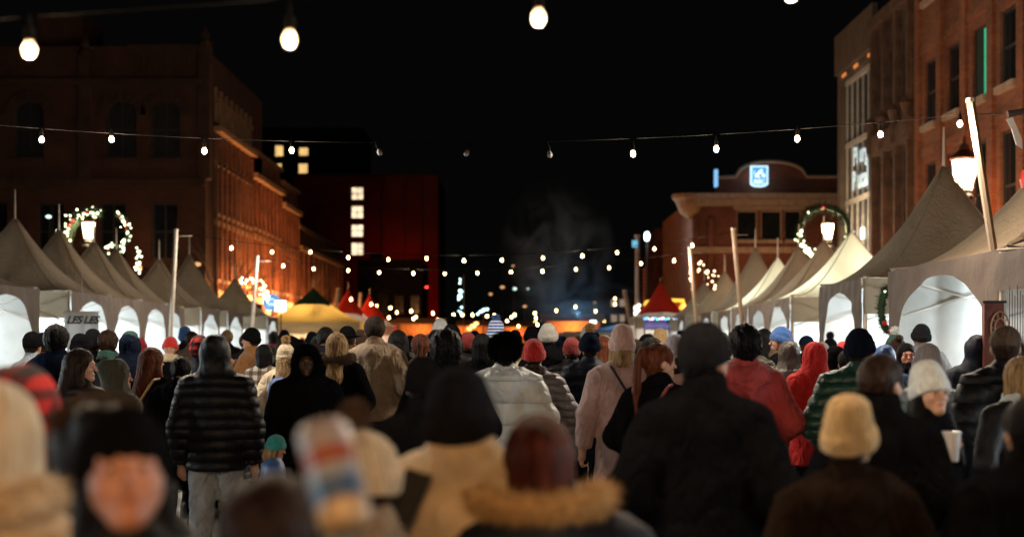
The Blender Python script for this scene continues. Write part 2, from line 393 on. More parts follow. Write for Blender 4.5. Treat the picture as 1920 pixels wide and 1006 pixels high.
def shoe_mesh():
    def fn():
        Fd = Field(axis(-.08, .08, .01), axis(-.1, .24, .012), axis(-.02, .2, .01))
        Fd.cap((0, -.015, .05), (0, .16, .035), .045, .038, k=.02); Fd.cap((0, -.01, .05), (0, -.01, .13), .046, .048, k=.02); Fd.plane((0, 0, 1), .004)
        return Fd.nets()
    return cached(('shoe',), fn)
def hair_mesh(kind, hatted=False):
    def fn():
        lo = 1.2 if kind in ('long', 'pony') else 1.46
        Fd = Field(axis(-.17, .17, .0095), axis(-.24, .14, .0095), axis(lo, 1.83, .0095)); b = .012 if kind != 'curly' else .028
        if kind == 'low' or hatted: b = .003
        Fd.ell((0, -.016, 1.664), (.082 + b, .098 + b, .094 + b), k=.01)
        if kind == 'low': Fd.cap((0, -.052, 1.63), (0, -.046, 1.56), .06, .05, k=.03); Fd.plane((0, .35, 1), 1.545)
        if kind in ('short', 'curly', 'pony', 'bun'):
            Fd.cap((0, -.06, 1.64), (0, -.055, 1.57), .062, .045, k=.03)
        if kind in ('bob', 'long'):
            Fd.cap((0, -.045, 1.60 if hatted else 1.64), (0, -.05, 1.53), .08 if hatted else .088, .082, k=.03)
            for sg in (-1, 1): Fd.cap((sg * .07, .0, 1.60 if hatted else 1.65), (sg * .078, .005, 1.53), .028, .026, k=.03)
        if kind == 'long':
            Fd.cap((0, -.06, 1.56), (0, -.125, 1.36), .088, .075, k=.03); Fd.cap((0, -.125, 1.36), (0, -.135, 1.26), .07, .04, k=.03)
            for sg in (-1, 1): Fd.cap((sg * .08, 0, 1.56), (sg * .095, .05, 1.40), .028, .03, k=.03); Fd.cap((sg * .095, .05, 1.40), (sg * .10, .09, 1.28), .03, .018, k=.02)
        Fd.ell((0, .105, 1.598), (.072, .075, .098), k=.012, op='-')
        for sg in (-1, 1):
            if kind in ('short', 'pony', 'bun', 'curly'): Fd.ell((sg * .095, .02, 1.60), (.03, .05, .055), k=.01, op='-')
        if kind == 'pony':
            Fd.cap((0, -.12, 1.71), (0, -.155, 1.66), .03, .026, k=.02); Fd.cap((0, -.155, 1.66), (0, -.165, 1.45), .026, .03, k=.015); Fd.cap((0, -.165, 1.45), (0, -.16, 1.27), .028, .012, k=.015)
        if kind == 'bun': Fd.ell((0, -.09, 1.765), (.045, .045, .04), k=.012)
        if kind in ('short',): Fd.plane((0, .35, 1), 1.565)
        X, Y, Z = Fd.a[0][:, None, None], Fd.a[1][None, :, None], Fd.a[2][None, None, :]
        if kind == 'curly': Fd.rough(.005, 120, 3)
        else: Fd.V += (.0022 * np.sin(26 * np.arctan2(X, Y + .03) + 9 * np.sin(11 * Z)) + .0016 * np.sin(47 * np.arctan2(X, Y + .03) + 8 * Z)).astype(np.float32)
        return Fd.nets()
    return cached(('hair', kind, hatted), fn)
def hat_mesh(kind):
    def fn():
        Fd = Field(axis(-.22, .22, .0085), axis(-.22, .25, .0085), axis(1.55, 1.92, .0085))
        X, Y, Z = Fd.a[0][:, None, None], Fd.a[1][None, :, None], Fd.a[2][None, None, :]
        if kind in ('beanie', 'tall', 'plain'):
            h = .03 if kind == 'tall' else .012
            Fd.ell((0, -.014, 1.668), (.094, .112, .108 + h), k=.01)
            if kind == 'tall': Fd.ell((0, -.03, 1.75), (.072, .08, .062), k=.03)
            Fd.plane((0, -.28, 1), 1.628)
            if kind != 'plain':
                G = Field(*Fd.a); G.ell((0, -.014, 1.662), (.104, .121, .118), k=.01); G.plane((0, -.28, 1), 1.622); G.plane((0, .28, -1), -1.688)
                h_ = np.clip(.5 + .5 * (Fd.V - G.V) / .006, 0, 1); Fd.V = Fd.V * (1 - h_) + G.V * h_ - .006 * h_ * (1 - h_)
            Fd.V += (.0012 * np.sin(40 * np.arctan2(X, Y + .014))).astype(np.float32); Fd.rough(.0018, 40, 5)
        if kind == 'cap':
            Fd.ell((0, -.01, 1.672), (.094, .112, .102), k=.01); Fd.plane((0, -.1, 1), 1.66)
            Fd.ell((0, .12, 1.672), (.075, .085, .009), k=.01)
        if kind == 'brim':
            Fd.ell((0, -.01, 1.69), (.09, .108, .095), k=.01); Fd.plane((0, 0, 1), 1.665); Fd.ell((0, -.01, 1.672), (.165, .18, .010), k=.02)
        if kind == 'band':
            Fd.ell((0, -.012, 1.665), (.092, .111, .108), k=.01); Fd.plane((0, -.28, 1), 1.628); Fd.plane((0, .28, -1), -1.70)
        if kind == 'fur':
            Fd.ell((0, -.02, 1.68), (.125, .135, .125), k=.01); Fd.plane((0, -.3, 1), 1.60); Fd.rough(.006, 110, 4)
        return Fd.nets()
    return cached(('hat', kind), fn)
def fur_strands(paths, rad, L, n, seed=1, w_=.004):
    rs = np.random.RandomState(seed); V = []; T = []
    for P_ in paths:
        P_ = [np.array(p, float) for p in P_]; seg = np.array([np.linalg.norm(P_[i + 1] - P_[i]) for i in range(len(P_) - 1)]); pr = seg / seg.sum()
        for _ in range(n):
            i = rs.choice(len(seg), p=pr); c = P_[i] + (P_[i + 1] - P_[i]) * rs.rand(); d = rs.randn(3); d /= np.linalg.norm(d)
            b = c + d * rad * .85; tip = c + d * (rad + L * (.5 + .8 * rs.rand())) + rs.randn(3) * L * .25 - np.array((0, 0, L * .25)); s_ = np.cross(d, rs.randn(3)); s_ /= np.linalg.norm(s_) + 1e-6
            k = len(V); V += [b - s_ * w_, b + s_ * w_, tip]; T.append((k, k + 1, k + 2))
    return V, T
def fur_mesh(key, paths, rad, L, n, w_=.004):
    if key in CACHE: return CACHE[key]
    mb = MB()
    for P_ in paths: mb.tube(P_, rad, 8) if len(P_) > 2 or np.linalg.norm(np.array(P_[0]) - P_[1]) > .02 else mb.lathe([(.001, -rad), (rad * .7, -rad * .7), (rad, 0), (rad * .7, rad * .7), (.001, rad)], 10, P_[0])
    V, T = fur_strands(paths, rad, L, n, 1, w_); k = len(mb.v); mb.v += [tuple(v) for v in V]; mb.f += [tuple(i + k for i in t) for t in T]
    CACHE[key] = mesh('fur', mb.v, mb.f, True); return CACHE[key]
def pom_mesh(): return fur_mesh(('pom',), [[(0, -.02, 1.82), (0, -.02, 1.825)]], .038, .018, 900, .0035)
def hoodfur_mesh():
    pts = [(.088 * math.sin(a) * 1.08, .085 + .02 * math.cos(a), 1.628 + .112 * math.cos(a)) for a in np.linspace(0, 2 * math.pi, 25)]
    return fur_mesh(('hoodfur',), [pts], .026, .028, 5200, .0018)
def collarfur_mesh():
    pts = [(.15 * math.sin(a), -.04 - .11 * math.cos(a) , 1.47 - .025 * math.cos(a)) for a in np.linspace(-2.0, 2.0, 20)]
    return fur_mesh(('collarfur',), [pts], .040, .026, 6500, .0018)
def scarf_mesh():
    def fn():
        Fd = Field(axis(-.2, .2, .012), axis(-.22, .24, .012), axis(1.3, 1.62, .012))
        n = 14
        for k in range(n):
            a, b = 2 * math.pi * k / n, 2 * math.pi * (k + 1) / n
            f = lambda t, r, z: (r * math.sin(t), -.01 + r * 1.02 * math.cos(t), z + .012 * math.cos(t * 2))
            Fd.cap(f(a, .088, 1.485), f(b, .088, 1.485), .034, .034, k=.01); Fd.cap(f(a, .082, 1.53), f(b, .082, 1.53), .028, .028, k=.01)
        Fd.rough(.003, 60, 2); return Fd.nets()
    return cached(('scarf',), fn)
def pearl_eye():
    if ('eye',) not in CACHE:
        mb = MB(); pr = [(max(.0004, .0122 * math.sin(a)), -.0122 * math.cos(a)) for a in np.linspace(0, math.pi, 9)]; mb.lathe(pr, 12); CACHE[('eye',)] = mesh('eye', mb.v, mb.f, True)
        mb = MB(); mb.lathe([(.0002, .0024), (.004, .0018), (.0058, 0), (.0058, -.002)], 12); mb.v = [(x, z, -y) for x, y, z in mb.v]; CACHE[('iris',)] = mesh('iris', mb.v, mb.f, True)
        mb = MB(); mb.tube([(-.016, -.002, -.003), (-.006, .002, .001), (.006, .002, .001), (.016, -.004, -.003)], [.002, .0032, .003, .0012], 6); CACHE[('brow',)] = mesh('eyebrow', mb.v, mb.f, True)
        mb = MB(); mb.tube([(-.023, -.009, .003), (-.012, -.001, .0), (0, .002, -.001), (.012, -.001, 0), (.023, -.009, .003)], [.001, .0045, .0056, .0045, .001], 8); CACHE[('lips',)] = mesh('lips', mb.v, mb.f, True)
SKIN = {'light': (.50, .28, .19), 'tan': (.36, .19, .12), 'dark': (.07, .035, .022), 'rosy': (.52, .25, .17)}
C = dict(black=(.0055, .0055, .0066), coal=(.012, .012, .015), navy=(.007, .011, .024), grey=(.16, .16, .17), lgrey=(.34, .36, .38), white=(.66, .70, .70), cream=(.62, .50, .34), tan=(.26, .19, .125),
         brown=(.07, .038, .020), dbrown=(.016, .009, .006), red=(.55, .012, .010), maroon=(.19, .014, .014), coral=(.36, .04, .04), pink=(.46, .31, .30), rose=(.60, .40, .36), green=(.012, .055, .045),
         olive=(.055, .055, .035), blue=(.03, .10, .32), lblue=(.32, .45, .60), mustard=(.22, .095, .025), camel=(.52, .33, .13), denim=(.06, .10, .18), ldenim=(.20, .28, .38), sweat=(.25, .27, .29),
         lav=(.42, .40, .47), orange=(.60, .10, .02), teal=(.02, .30, .30), purple=(.10, .04, .15), greybrown=(.09, .075, .065), silver=(.5, .58, .6))
HC = dict(black=(.004, .0035, .0035), brown=(.024, .012, .007), auburn=(.11, .030, .012), blond=(.30, .19, .09), grey=(.2, .19, .18), red=(.075, .016, .007))
def cloth(c, kind='cloth', qp=0):
    if kind == 'shell' and qp: return mat('quilted_%s_%d' % (c, int(qp * 1000)), C[c], .42 if max(C[c]) > .03 else .52, bump=.3, bscale=28, var=.12, quilt=qp, folds=.25 if max(C[c]) > .03 else 0)
    if kind == 'shell': return mat('quilted_' + c, C[c], .42 if max(C[c]) > .03 else .56, bump=.22, bscale=22, var=.12, sheen=.1)
    if kind == 'wool': return mat('wool_' + c, C[c], .95, bump=.4, bscale=140, var=.22, vscale=9, sheen=.3, folds=.45)
    if kind == 'knit': return mat('knit_' + c, C[c], .95, bump=.75, bscale=70, var=.2, vscale=40, st=(1, 1, .35), sheen=.3, ribs=34)
    if kind == 'denim': return mat('denim_' + c, C[c], .85, bump=.3, bscale=60, var=.3, vscale=7, folds=.6)
    return mat('cloth_' + c, C[c], .85, bump=.3, bscale=40, var=.18, vscale=8, folds=.42)
mat('red_plaid', (.4, .02, .02), .9, bump=.3, pattern=pat_plaid((.45, .012, .012), (.10, .004, .005), (.012, .006, .006), 14), var=.1)
mat('shirt_plaid', (.4, .4, .4), .9, bump=.3, pattern=pat_plaid((.42, .42, .38), (.16, .11, .08), (.05, .04, .035), 9), var=.1)
mat('green_plaid', (.1, .1, .1), .9, bump=.3, pattern=pat_plaid((.02, .05, .035), (.07, .012, .01), (.01, .012, .015), 22), var=.1)
mat('blue_stripe', (.1, .2, .5), .9, bump=.5, pattern=pat_rows(((.03, .09, .42), (.55, .60, .66)), 30), var=.1)
mat('zigzag_knit', (.1, .1, .1), .9, bump=.4, pattern=pat_rows(((.009, .009, .01), (.62, .60, .55)), 42, zig=1.1), var=.05)
mat('earth_stripe', (.1, .1, .1), .9, bump=.5, pattern=pat_rows(((.24, .06, .015), (.50, .34, .20)), 16), var=.1)
PEOPLE = []
def person(label, x, top, d, h=0, coat='jacket', col='black', ck='cloth', hem=.80, bulk=.012, hood=None, quilt=0, legs='black', lk='denim', loose=0, hat=None, hatc='black', hatm=None,
           hair='short', hairc='brown', skin='light', yaw=0, pitch=0, roll=0, L='pocket', Rr='pocket', hands='', st=.10, face=False, pom=None, furhood=None, furcol=None, scarf=None, coatm=None, group=None, s=None, wide=1, lift=1, mouth=(.30, .10, .08), shoes='black'):
    T = Turn(yaw, pitch, roll)
    top_l = {None: 1.765, 'beanie': 1.788, 'tall': 1.812, 'plain': 1.785, 'cap': 1.775, 'brim': 1.785, 'band': 1.77, 'fur': 1.80}[hat] + (.05 if pom else 0)
    if hood == 'up' and hat is None: top_l = 1.80
    z = CZ + (HOR - top) * d / F
    if s is None: s = z / top_l
    X = (x - 960) * d / F
    root = thing('person', label, 'person', (X, d, 0), -R(h), group, s)
    sm = mat('skin_' + skin, SKIN[skin], .5, bump=.08, bscale=90, var=.08, vscale=25)
    if skin != 'dark': sm.node_tree.nodes['Principled BSDF'].inputs['Subsurface Weight'].default_value = .06
    b = link('body', body_mesh(L, Rr, st, yaw, pitch, roll, face, hands, False), sm, root)
    HM = T.mat()
    def hd(name, me, m, par=root):
        o = link(name, me, m, par); o.matrix_local = HM if par is root else Matrix(); return o
    seed = (len(PEOPLE) * 7) % 3
    jk = link('jacket' if hem > .62 else 'coat', coat_mesh(coat, hem, bulk, hood, quilt, L, Rr, yaw, pitch, seed), coatm or cloth(col, ck, quilt), root)
    jk.scale = (wide, 1 + (wide - 1) * .6, lift)
    if hat and hair == 'short': hair = 'low'
    link('trousers', trousers_mesh(st, loose, seed % 2), cloth(legs, lk), root)
    for _, _, a in legs_pts(st): link('shoe', shoe_mesh(), mat('shoe_' + shoes, C[shoes], .5, var=.1), root, (a[0], a[1], .0))
    if hair and not (hood == 'up' and not face): hd('hair', hair_mesh(hair, bool(hat)), mat('hair_' + hairc, HC[hairc], .5, bump=1, bscale=110, var=.65, vscale=60, st=(1, 1, .10)))
    if hat:
        ho = hd('hat', fur_mesh(('furhat',), [[(0, -.02, 1.675), (0, -.02, 1.68)]], .112, .026, 6000, .003) if hat == 'fur' else hat_mesh(hat), MC[hatm] if hatm else cloth(hatc, 'knit' if hat not in ('cap', 'brim') else 'cloth'))
        if pom: po = hd('pompom', pom_mesh(), mat('fur_' + pom, (C.get(pom) or HC[pom]), .9, var=.35, vscale=60, sheen=.4), ho); po.matrix_local = Matrix()
    if furhood: hd('fur_trim', hoodfur_mesh(), mat('fur_' + furhood, C[furhood], .9, var=.4, vscale=60, sheen=.3))
    if furcol: fc = link('fur_collar', collarfur_mesh(), mat('fur_' + furcol, C[furcol], .9, var=.4, vscale=60, sheen=.3), root); fc.scale = (.92 * wide, .95, .9); fc.location.z = .215
    if scarf: link('scarf', scarf_mesh(), MC[scarf] if scarf in MC else cloth(scarf, 'wool'), root)
    if face:
        pearl_eye(); ew = mat('eye_white', (.38, .35, .33), .25, var=0); ir = mat('iris_brown', (.02, .009, .005), .15, var=0); bw = mat('brow_' + hairc, HC[hairc], .8, var=0)
        for sg in (-1, 1):
            e = link('eye', CACHE[('eye',)], ew, root); e.matrix_local = HM @ Matrix.Translation((sg * .030, .0775, 1.6385))
            i_ = link('iris', CACHE[('iris',)], ir, e); i_.matrix_local = Matrix.Translation((0, .0115, 0))
            w_ = link('eyebrow', CACHE[('brow',)], bw, root); w_.matrix_local = HM @ Matrix.Translation((sg * .030, .0885, 1.6585)) @ Matrix.Scale(sg, 4, (1, 0, 0))
        l_ = link('lips', CACHE[('lips',)], mat('lips_%02d' % int(mouth[0] * 99), mouth, .4, var=0), root); l_.matrix_local = HM @ Matrix.Translation((0, .0885, 1.577))
    PEOPLE.append((root, s)); return root
def w_at(root, p): return Matrix.Translation(root.location) @ Matrix.Rotation(root.rotation_euler.z, 4, 'Z') @ Matrix.Scale(root.scale[0], 4) @ Vector(p)
def bag(root, label, col, side=1, bulk=.012, kind='shoulder bag', strapc=None, sz=(.24, .08, .17)):
    s = root.scale[0]; t = thing('shoulder_bag', label, 'bag', root.location, root.rotation_euler.z, None, s)
    hx, hz = side * .24, .93; rx = .175 + bulk; ry = .135 + bulk
    mb = MB(); a, b, c = sz; x0 = hx - .02; 
    fl = Field(axis(hx - a / 2 - .05, hx + a / 2 + .05, .012), axis(-.16 - c, .2, .012), axis(hz - .25, hz + .1, .012))
    fl.ell((hx, -.08, hz - .08), (b * .8, a / 2, c / 2), k=.01); fl.ell((hx, -.08, hz - .09), (b * .7, a / 2 * .95, c / 2 * .9), k=.03)
    P_, Q_ = fl.nets(); link('bag_body', mesh('bag', P_, Q_, True), mat('leather_' + col, C[col], .45, bump=.2, bscale=60), t)
    pts = [(hx, -.05, hz - .02)]
    for k in range(13):
        u = k / 12; xx = hx * .92 * (1 - u) + (-side * .10) * u; zz = hz + .03 + (1.485 - hz - .03) * u
        pts.append((xx, -(ry + .022) * math.sqrt(max(.08, 1 - (xx / (rx + .075)) ** 2)) - .012 * math.sin(u * 3.1), zz))
    pts.append((-side * .10, .02, 1.50))
    mb.tube(pts, .011, 6); mb.build('strap', mat('leather_' + (strapc or col), C[strapc or col], .45), t); return t
# ---------------------------------------------------------------- ground
BR_R = mat('brick_y', (.2, .07, .035), .9, bump=.3, bscale=60, var=.3, vscale=.9, pattern=pat_brick(1, (.24, .075, .035), (.15, .045, .022), (.16, .10, .07)))
BR_X = mat('brick_x', (.2, .07, .035), .9, bump=.3, bscale=60, var=.3, vscale=.9, pattern=pat_brick(0, (.24, .075, .035), (.15, .045, .022), (.16, .10, .07)))
STONE = mat('sandstone', (.30, .19, .11), .9, bump=.3, bscale=25, var=.3, vscale=2)
DSTONE = mat('dark_stone', (.09, .06, .045), .9, bump=.3, bscale=25, var=.3, vscale=2)
TRIM = mat('pale_trim', (.36, .27, .20), .8, bump=.1, var=.2)
GLASS = mat('dark_glass', (.012, .016, .018), .12, var=.3, vscale=1.5)
FRAME = mat('dark_frame', (.03, .03, .03), .5)
ROOF = mat('slate', (.03, .03, .035), .8, bump=.3)
METAL = mat('pole_metal', (.55, .50, .44), .45, metal=.3, var=.15, vscale=9)
IRON = mat('cast_iron', (.025, .02, .018), .45, metal=.5)
asph = mat('asphalt', (.055, .053, .05), .55, bump=.5, bscale=70, var=.35, vscale=1.3)
g = MB().poly([(-400, -60, 0), (400, -60, 0), (400, 900, 0), (-400, 900, 0)]).build('ground', asph); tag(g, kind='structure')
pv = MB()
pv.box((-13.0, -20, 0), (-11.2, 160, .13)); o = pv.build('pavement', mat('paving', (.16, .14, .12), .7, bump=.3, var=.3)); tag(o, kind='structure')
pv = MB(); pv.box((9.6, -20, 0), (11.0, 160, .13)); o = pv.build('pavement', mat('paving', (.16,) * 3)); tag(o, kind='structure')
pt = MB()
for k in range(-4, 60, 4): pt.poly([(-1.86, k, .004), (-1.74, k, .004), (-1.74, k + 2.4, .004), (-1.86, k + 2.4, .004)])
for x in (4.3, -4.9): pt.poly([(x, -10, .004), (x + .12, -10, .004), (x + .12, 90, .004), (x, 90, .004)])
for k in range(9): pt.poly([(-4.5 + k * 1.0, 12.6, .004), (-4.0 + k * 1.0, 12.6, .004), (-4.0 + k * 1.0, 15.0, .004), (-4.5 + k * 1.0, 15.0, .004)])
o = pt.build('road_marking', mat('road_paint', (.45, .44, .40), .6, var=.4, vscale=9)); tag(o, kind='structure')
# ---------------------------------------------------------------- building kit
class Face:
    def __init__(s, root, o, u, n): s.r = root; s.o = Vector(o); s.u = Vector(u); s.n = Vector(n)
    def P(s, u, z, out=0): return tuple(s.o + s.u * u + s.n * out + Vector((0, 0, z)))
    def wall(s, W, H, ops, m, z0=0, dep=.28, name='wall'):
        mb = MB(); us = sorted({0, W, *[q for o in ops for q in o[:2]]}); zs = sorted({z0, H, *[q for o in ops for q in o[2:4]]})
        for i in range(len(us) - 1):
            for j in range(len(zs) - 1):
                cu, cz = (us[i] + us[i + 1]) / 2, (zs[j] + zs[j + 1]) / 2
                if any(o[0] < cu < o[1] and o[2] < cz < o[3] for o in ops): continue
                mb.poly([s.P(us[i], zs[j]), s.P(us[i + 1], zs[j]), s.P(us[i + 1], zs[j + 1]), s.P(us[i], zs[j + 1])])
        for o in ops:
            a, b, c, d = o[:4]; r = (b - a) / 2; arch = len(o) > 4 and o[4]
            zt = d - r if arch else d
            prof = [(a, c), (b, c), (b, zt)]
            if arch:
                n = 8; pts = [((a + b) / 2 + r * math.cos(t), zt + r * math.sin(t)) for t in np.linspace(0, math.pi, n * 2 + 1)]
                prof += pts[1:]
                mb.poly([s.P(*p) for p in [(b, d)] + pts[:n + 1][::-1]]); mb.poly([s.P(*p) for p in [(a, d)] + pts[n:][::-1]])
            else: prof.append((a, zt))
            for k in range(len(prof)):
                p, q = prof[k], prof[(k + 1) % len(prof)]; mb.poly([s.P(*p), s.P(*q), s.P(*q, -dep), s.P(*p, -dep)])
        return mb.build(name, m, s.r)
    def slab(s, u0, u1, z0, z1, out0, out1, mb):
        n = len(mb.v); mb.v += [s.P(u, z, o) for u, z in ((u0, z0), (u1, z0), (u1, z1), (u0, z1)) for o in (out0, out1)]
        mb.f += [tuple(n + i for i in q) for q in ((0, 2, 4, 6), (1, 7, 5, 3), (0, 1, 3, 2), (2, 3, 5, 4), (4, 5, 7, 6), (6, 7, 1, 0))]
    def window(s, op, pane=None, sill=True, bars=(2, 2), dep=.2, fm=None, lab=None, ring=None):
        a, b, c, d = op[:4]; arch = len(op) > 4 and op[4]; mb = MB(); t = min(.07, (b - a) * .07)
        s.slab(a, a + t, c, d, -dep, -dep + .06, mb); s.slab(b - t, b, c, d, -dep, -dep + .06, mb); s.slab(a + t, b - t, c, c + t, -dep, -dep + .06, mb); s.slab(a + t, b - t, d - t, d, -dep, -dep + .06, mb)
        for k in range(1, bars[0]): x = a + (b - a) * k / bars[0]; s.slab(x - t * .4, x + t * .4, c + t, d - t, -dep + .003, -dep + .05, mb)
        for k in range(1, bars[1]): z = c + (d - c) * k / bars[1]; s.slab(a + t, b - t, z - t * .4, z + t * .4, -dep + .002, -dep + .045, mb)
        f = mb.build('window', fm or FRAME, s.r)
        if lab: f['label'] = lab
        pb = MB(); pb.poly([s.P(a, c, -dep + .01), s.P(b, c, -dep + .01), s.P(b, d, -dep + .01), s.P(a, d, -dep + .01)]); pb.build('pane', pane or GLASS, f)
        if sill: sb = MB(); s.slab(a - .1, b + .1, c - .16, c, -.05, .12, sb); sb.build('sill', TRIM if sill is True else sill, f)
        return f
    def band(s, name, u0, u1, z0, z1, out, m, bk=-.05):
        mb = MB(); s.slab(u0, u1, z0, z1, bk, out, mb); return mb.build(name, m, s.r)
def massing(root, x0, y0, x1, y1, H, m, name='rear_wall'):
    return MB().box((x0, y0, 0), (x1, y1, H)).build(name, m, root)
LITY = mat('lit_window_yellow', (.9, .7, .3), emit=.9, ecol=(1, .62, .22), var=.3, vscale=3)
LITW = mat('lit_window_white', (.9, .8, .6), emit=1.2, ecol=(1, .80, .52), var=.4, vscale=1.6)
LITG = mat('lit_window_green', (.1, .8, .5), emit=.34, ecol=(.0, .60, .30), var=.85, vscale=1.6, st=(1, 3.5, .15))
# --- left corner building (dark romanesque block facing us)
BR_D = mat('brick_dimmed', (.08, .03, .02), .9, bump=.3, bscale=60, var=.3, vscale=.9, pattern=pat_brick(0, (.085, .026, .014), (.055, .018, .010), (.06, .035, .025)))  # brick colour darkened so the dimly lit block stays dark
STD = mat('stone_dimmed', (.055, .026, .017), .9, bump=.3, bscale=25, var=.3, vscale=2)  # stone colour darkened likewise, dimness put into the base tone
A = thing('brick_building', 'large dark brick block on the left corner with round arched windows and balustrade', 'building', (-26, 60, 0))
fa = Face(A, (0, 0, 0), (1, 0, 0), (0, -1, 0))
opA = [(u, u + 1.25, 9.3, 11.7, 1) for u in (2.2, 5.0, 8.9, 10.75)] + [(u, u + 1.1, 5.0, 7.4) for u in (1.2, 3.6, 6.0, 8.6, 10.8)] + [(u, u + 1.3, .6, 3.6) for u in (1.2, 4.2, 7.2, 10.2)]
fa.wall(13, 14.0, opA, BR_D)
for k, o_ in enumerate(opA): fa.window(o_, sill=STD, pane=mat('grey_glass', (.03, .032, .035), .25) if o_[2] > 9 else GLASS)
for a_, b_, c_, d_, _ in opA[:4]:
    mb = MB()
    r = (b_ - a_) / 2 + .22; cx = (a_ + b_) / 2; zc = d_ - (b_ - a_) / 2
    for k in range(9):
        t0, t1 = math.pi * k / 9 + .02, math.pi * (k + 1) / 9 - .02
        p = [fa.P(cx + q * math.cos(t), zc + q * math.sin(t), .09) for q, t in ((r - .18, t0), (r + .2, t0), (r + .2, t1), (r - .18, t1))]; q_ = [fa.P(cx + q * math.cos(t), zc + q * math.sin(t), -.02) for q, t in ((r - .18, t0), (r + .2, t0), (r + .2, t1), (r - .18, t1))]
        mb.poly(p)
        for i in range(4): mb.poly([p[i], q_[i], q_[(i + 1) % 4], p[(i + 1) % 4]])
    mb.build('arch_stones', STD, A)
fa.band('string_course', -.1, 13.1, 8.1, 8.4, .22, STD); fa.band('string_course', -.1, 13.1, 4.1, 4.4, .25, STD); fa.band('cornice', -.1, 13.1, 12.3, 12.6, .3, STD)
mb = MB()
for k in range(13): fa.slab(9.9 + k * .24, 10.0 + k * .24, 12.8, 13.75, -.1, .05, mb)
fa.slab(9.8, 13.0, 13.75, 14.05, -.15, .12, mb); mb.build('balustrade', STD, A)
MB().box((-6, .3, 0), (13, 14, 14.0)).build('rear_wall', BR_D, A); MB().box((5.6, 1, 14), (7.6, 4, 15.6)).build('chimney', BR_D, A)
for k, (ux, hz) in enumerate(((13.05, 15.3), (8.0, 14.9))):
    mb = MB()
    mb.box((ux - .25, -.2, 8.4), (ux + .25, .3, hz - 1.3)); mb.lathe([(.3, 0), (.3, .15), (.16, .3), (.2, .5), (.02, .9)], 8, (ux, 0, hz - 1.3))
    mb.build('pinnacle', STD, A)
# --- left terrace along the street
SHOP = mat('added_shop_glow', (.9, .6, .3), emit=1.3, ecol=(1, .50, .18), var=.5, vscale=1.5)  # glowing shop panes added to bring amber light to street level
def terrace(label, x, y0, y1, H, rows, nb, ww, m, par='flat', arch=False, cm=STONE, hgt=None, side=-1):
    t = thing('brick_building', label, 'building', (x, y0, 0)); W = y1 - y0
    f = Face(t, (0, 0, 0), (0, 1, 0), (1, 0, 0)) if side < 0 else Face(t, (0, 0, 0), (0, 1, 0), (-1, 0, 0))
    ops = [(W * (k + .5) / nb - ww / 2, W * (k + .5) / nb + ww / 2, a, b, arch and j % 2 == 0) for j, (a, b) in enumerate(rows) for k in range(nb)]
    f.wall(W, H, ops, m)
    for j_, o_ in enumerate(ops): f.window(o_, bars=(1, 2), pane=SHOP if o_[2] < 1 and y0 > 70 and j_ % 3 else None)
    for k in range(nb + 1): u = W * k / nb; f.band('pilaster', max(0, u - .14), min(W, u + .14), 3.6, H - 1.6, .16, m, -.02)
    f.band('cornice', -.05, W + .05, H - 1.5, H - 1.25, .35, cm)
    if par == 'crest':
        mb = MB()
        for k in range(7): f.slab(W * k / 7 + .12, W * (k + 1) / 7 - .12, H - 1.05, H - .2, -.02, .1, mb)
        f.slab(0, W, H - .15, H, -.02, .16, mb)
        for k in range(8): f.slab(W * k / 7.4, W * k / 7.4 + .25, H, H + .45, -.05, .12, mb)
        mb.build('parapet_panels', cm, t)
    else: f.band('coping', -.05, W + .05, H - .18, H, .2, cm)
    f.band('string_course', -.02, W + .02, 3.5, 3.8, .22, cm)
    for z in [r[1] + .35 for r in rows[1:-1]]: f.band('string_course', -.02, W + .02, z, z + .22, .12, cm)
    dx = -10 if side < 0 else 10; MB().box((min(dx, -.3 * -side if 0 else 0) if side < 0 else .3, 0, 0), ((-.3) if side < 0 else dx, W, H - .1)).build('rear_wall', m, t)
    # end wall facing us
    MB().box((dx if side < 0 else -.0, -.06, 0), (0 if side < 0 else dx, .0, H)).build('end_wall', BR_X, t)
    return t, f
t1_, f1_ = terrace('tall brick terrace house with crested parapet and narrow windows beside the dark corner block', -13, 62, 70.7, 12.2, [(.6, 3.2), (4.3, 6.3), (7.2, 8.9), (9.5, 10.5)], 8, .55, BR_R, 'crest', True)
t2_, _ = terrace('brick terrace house with flat coping next to the crested one', -13, 70.8, 79.6, 11.2, [(.6, 3.2), (4.3, 6.4), (7.3, 9.2)], 7, .6, BR_R)
t3_, _ = terrace('lower brick terrace house second along from the crested one', -13, 79.7, 86, 10.6, [(.6, 3.2), (4.3, 6.2), (7.0, 8.8)], 5, .6, BR_R)
t4_, f4_ = terrace('low end building of the left terrace under a dark pitched roof', -13, 86.1, 108, 8.6, [(.6, 3.2), (4.3, 6.2)], 10, .9, BR_R)
MB().poly([(.5, 0, 8.6), (.5, 22, 8.6), (-4, 22, 11.4), (-4, 0, 11.4)]).poly([(-.3, 0, 8.6), (-4, 0, 11.4), (-8, 0, 8.6)]).build('roof', ROOF, t4_)
# --- far tower with yellow windows
TW = thing('tower_block', 'dark distant tower with four square yellow windows', 'building', (-38, 210, 0))
ft = Face(TW, (0, 0, 0), (1, 0, 0), (0, -1, 0)); opT = []
for (x0, y0, x1, y1) in ((515, 272, 531, 293), (560, 276, 578, 292), (559, 306, 577, 325), (519, 306, 528, 320)):
    p = at(x0, y1, 210); q = at(x1, y0, 210); opT.append((p.x + 38, q.x + 38, p.z, q.z))
ft.wall(16, 33, opT, mat('dark_concrete', (.03, .03, .03), .9)); MB().box((0, .3, 0), (16, 12, 32.9)).build('rear_wall', MC['dark_concrete'], TW)
for o_ in opT: ft.window(o_, pane=LITY, sill=False, bars=(1, 1))
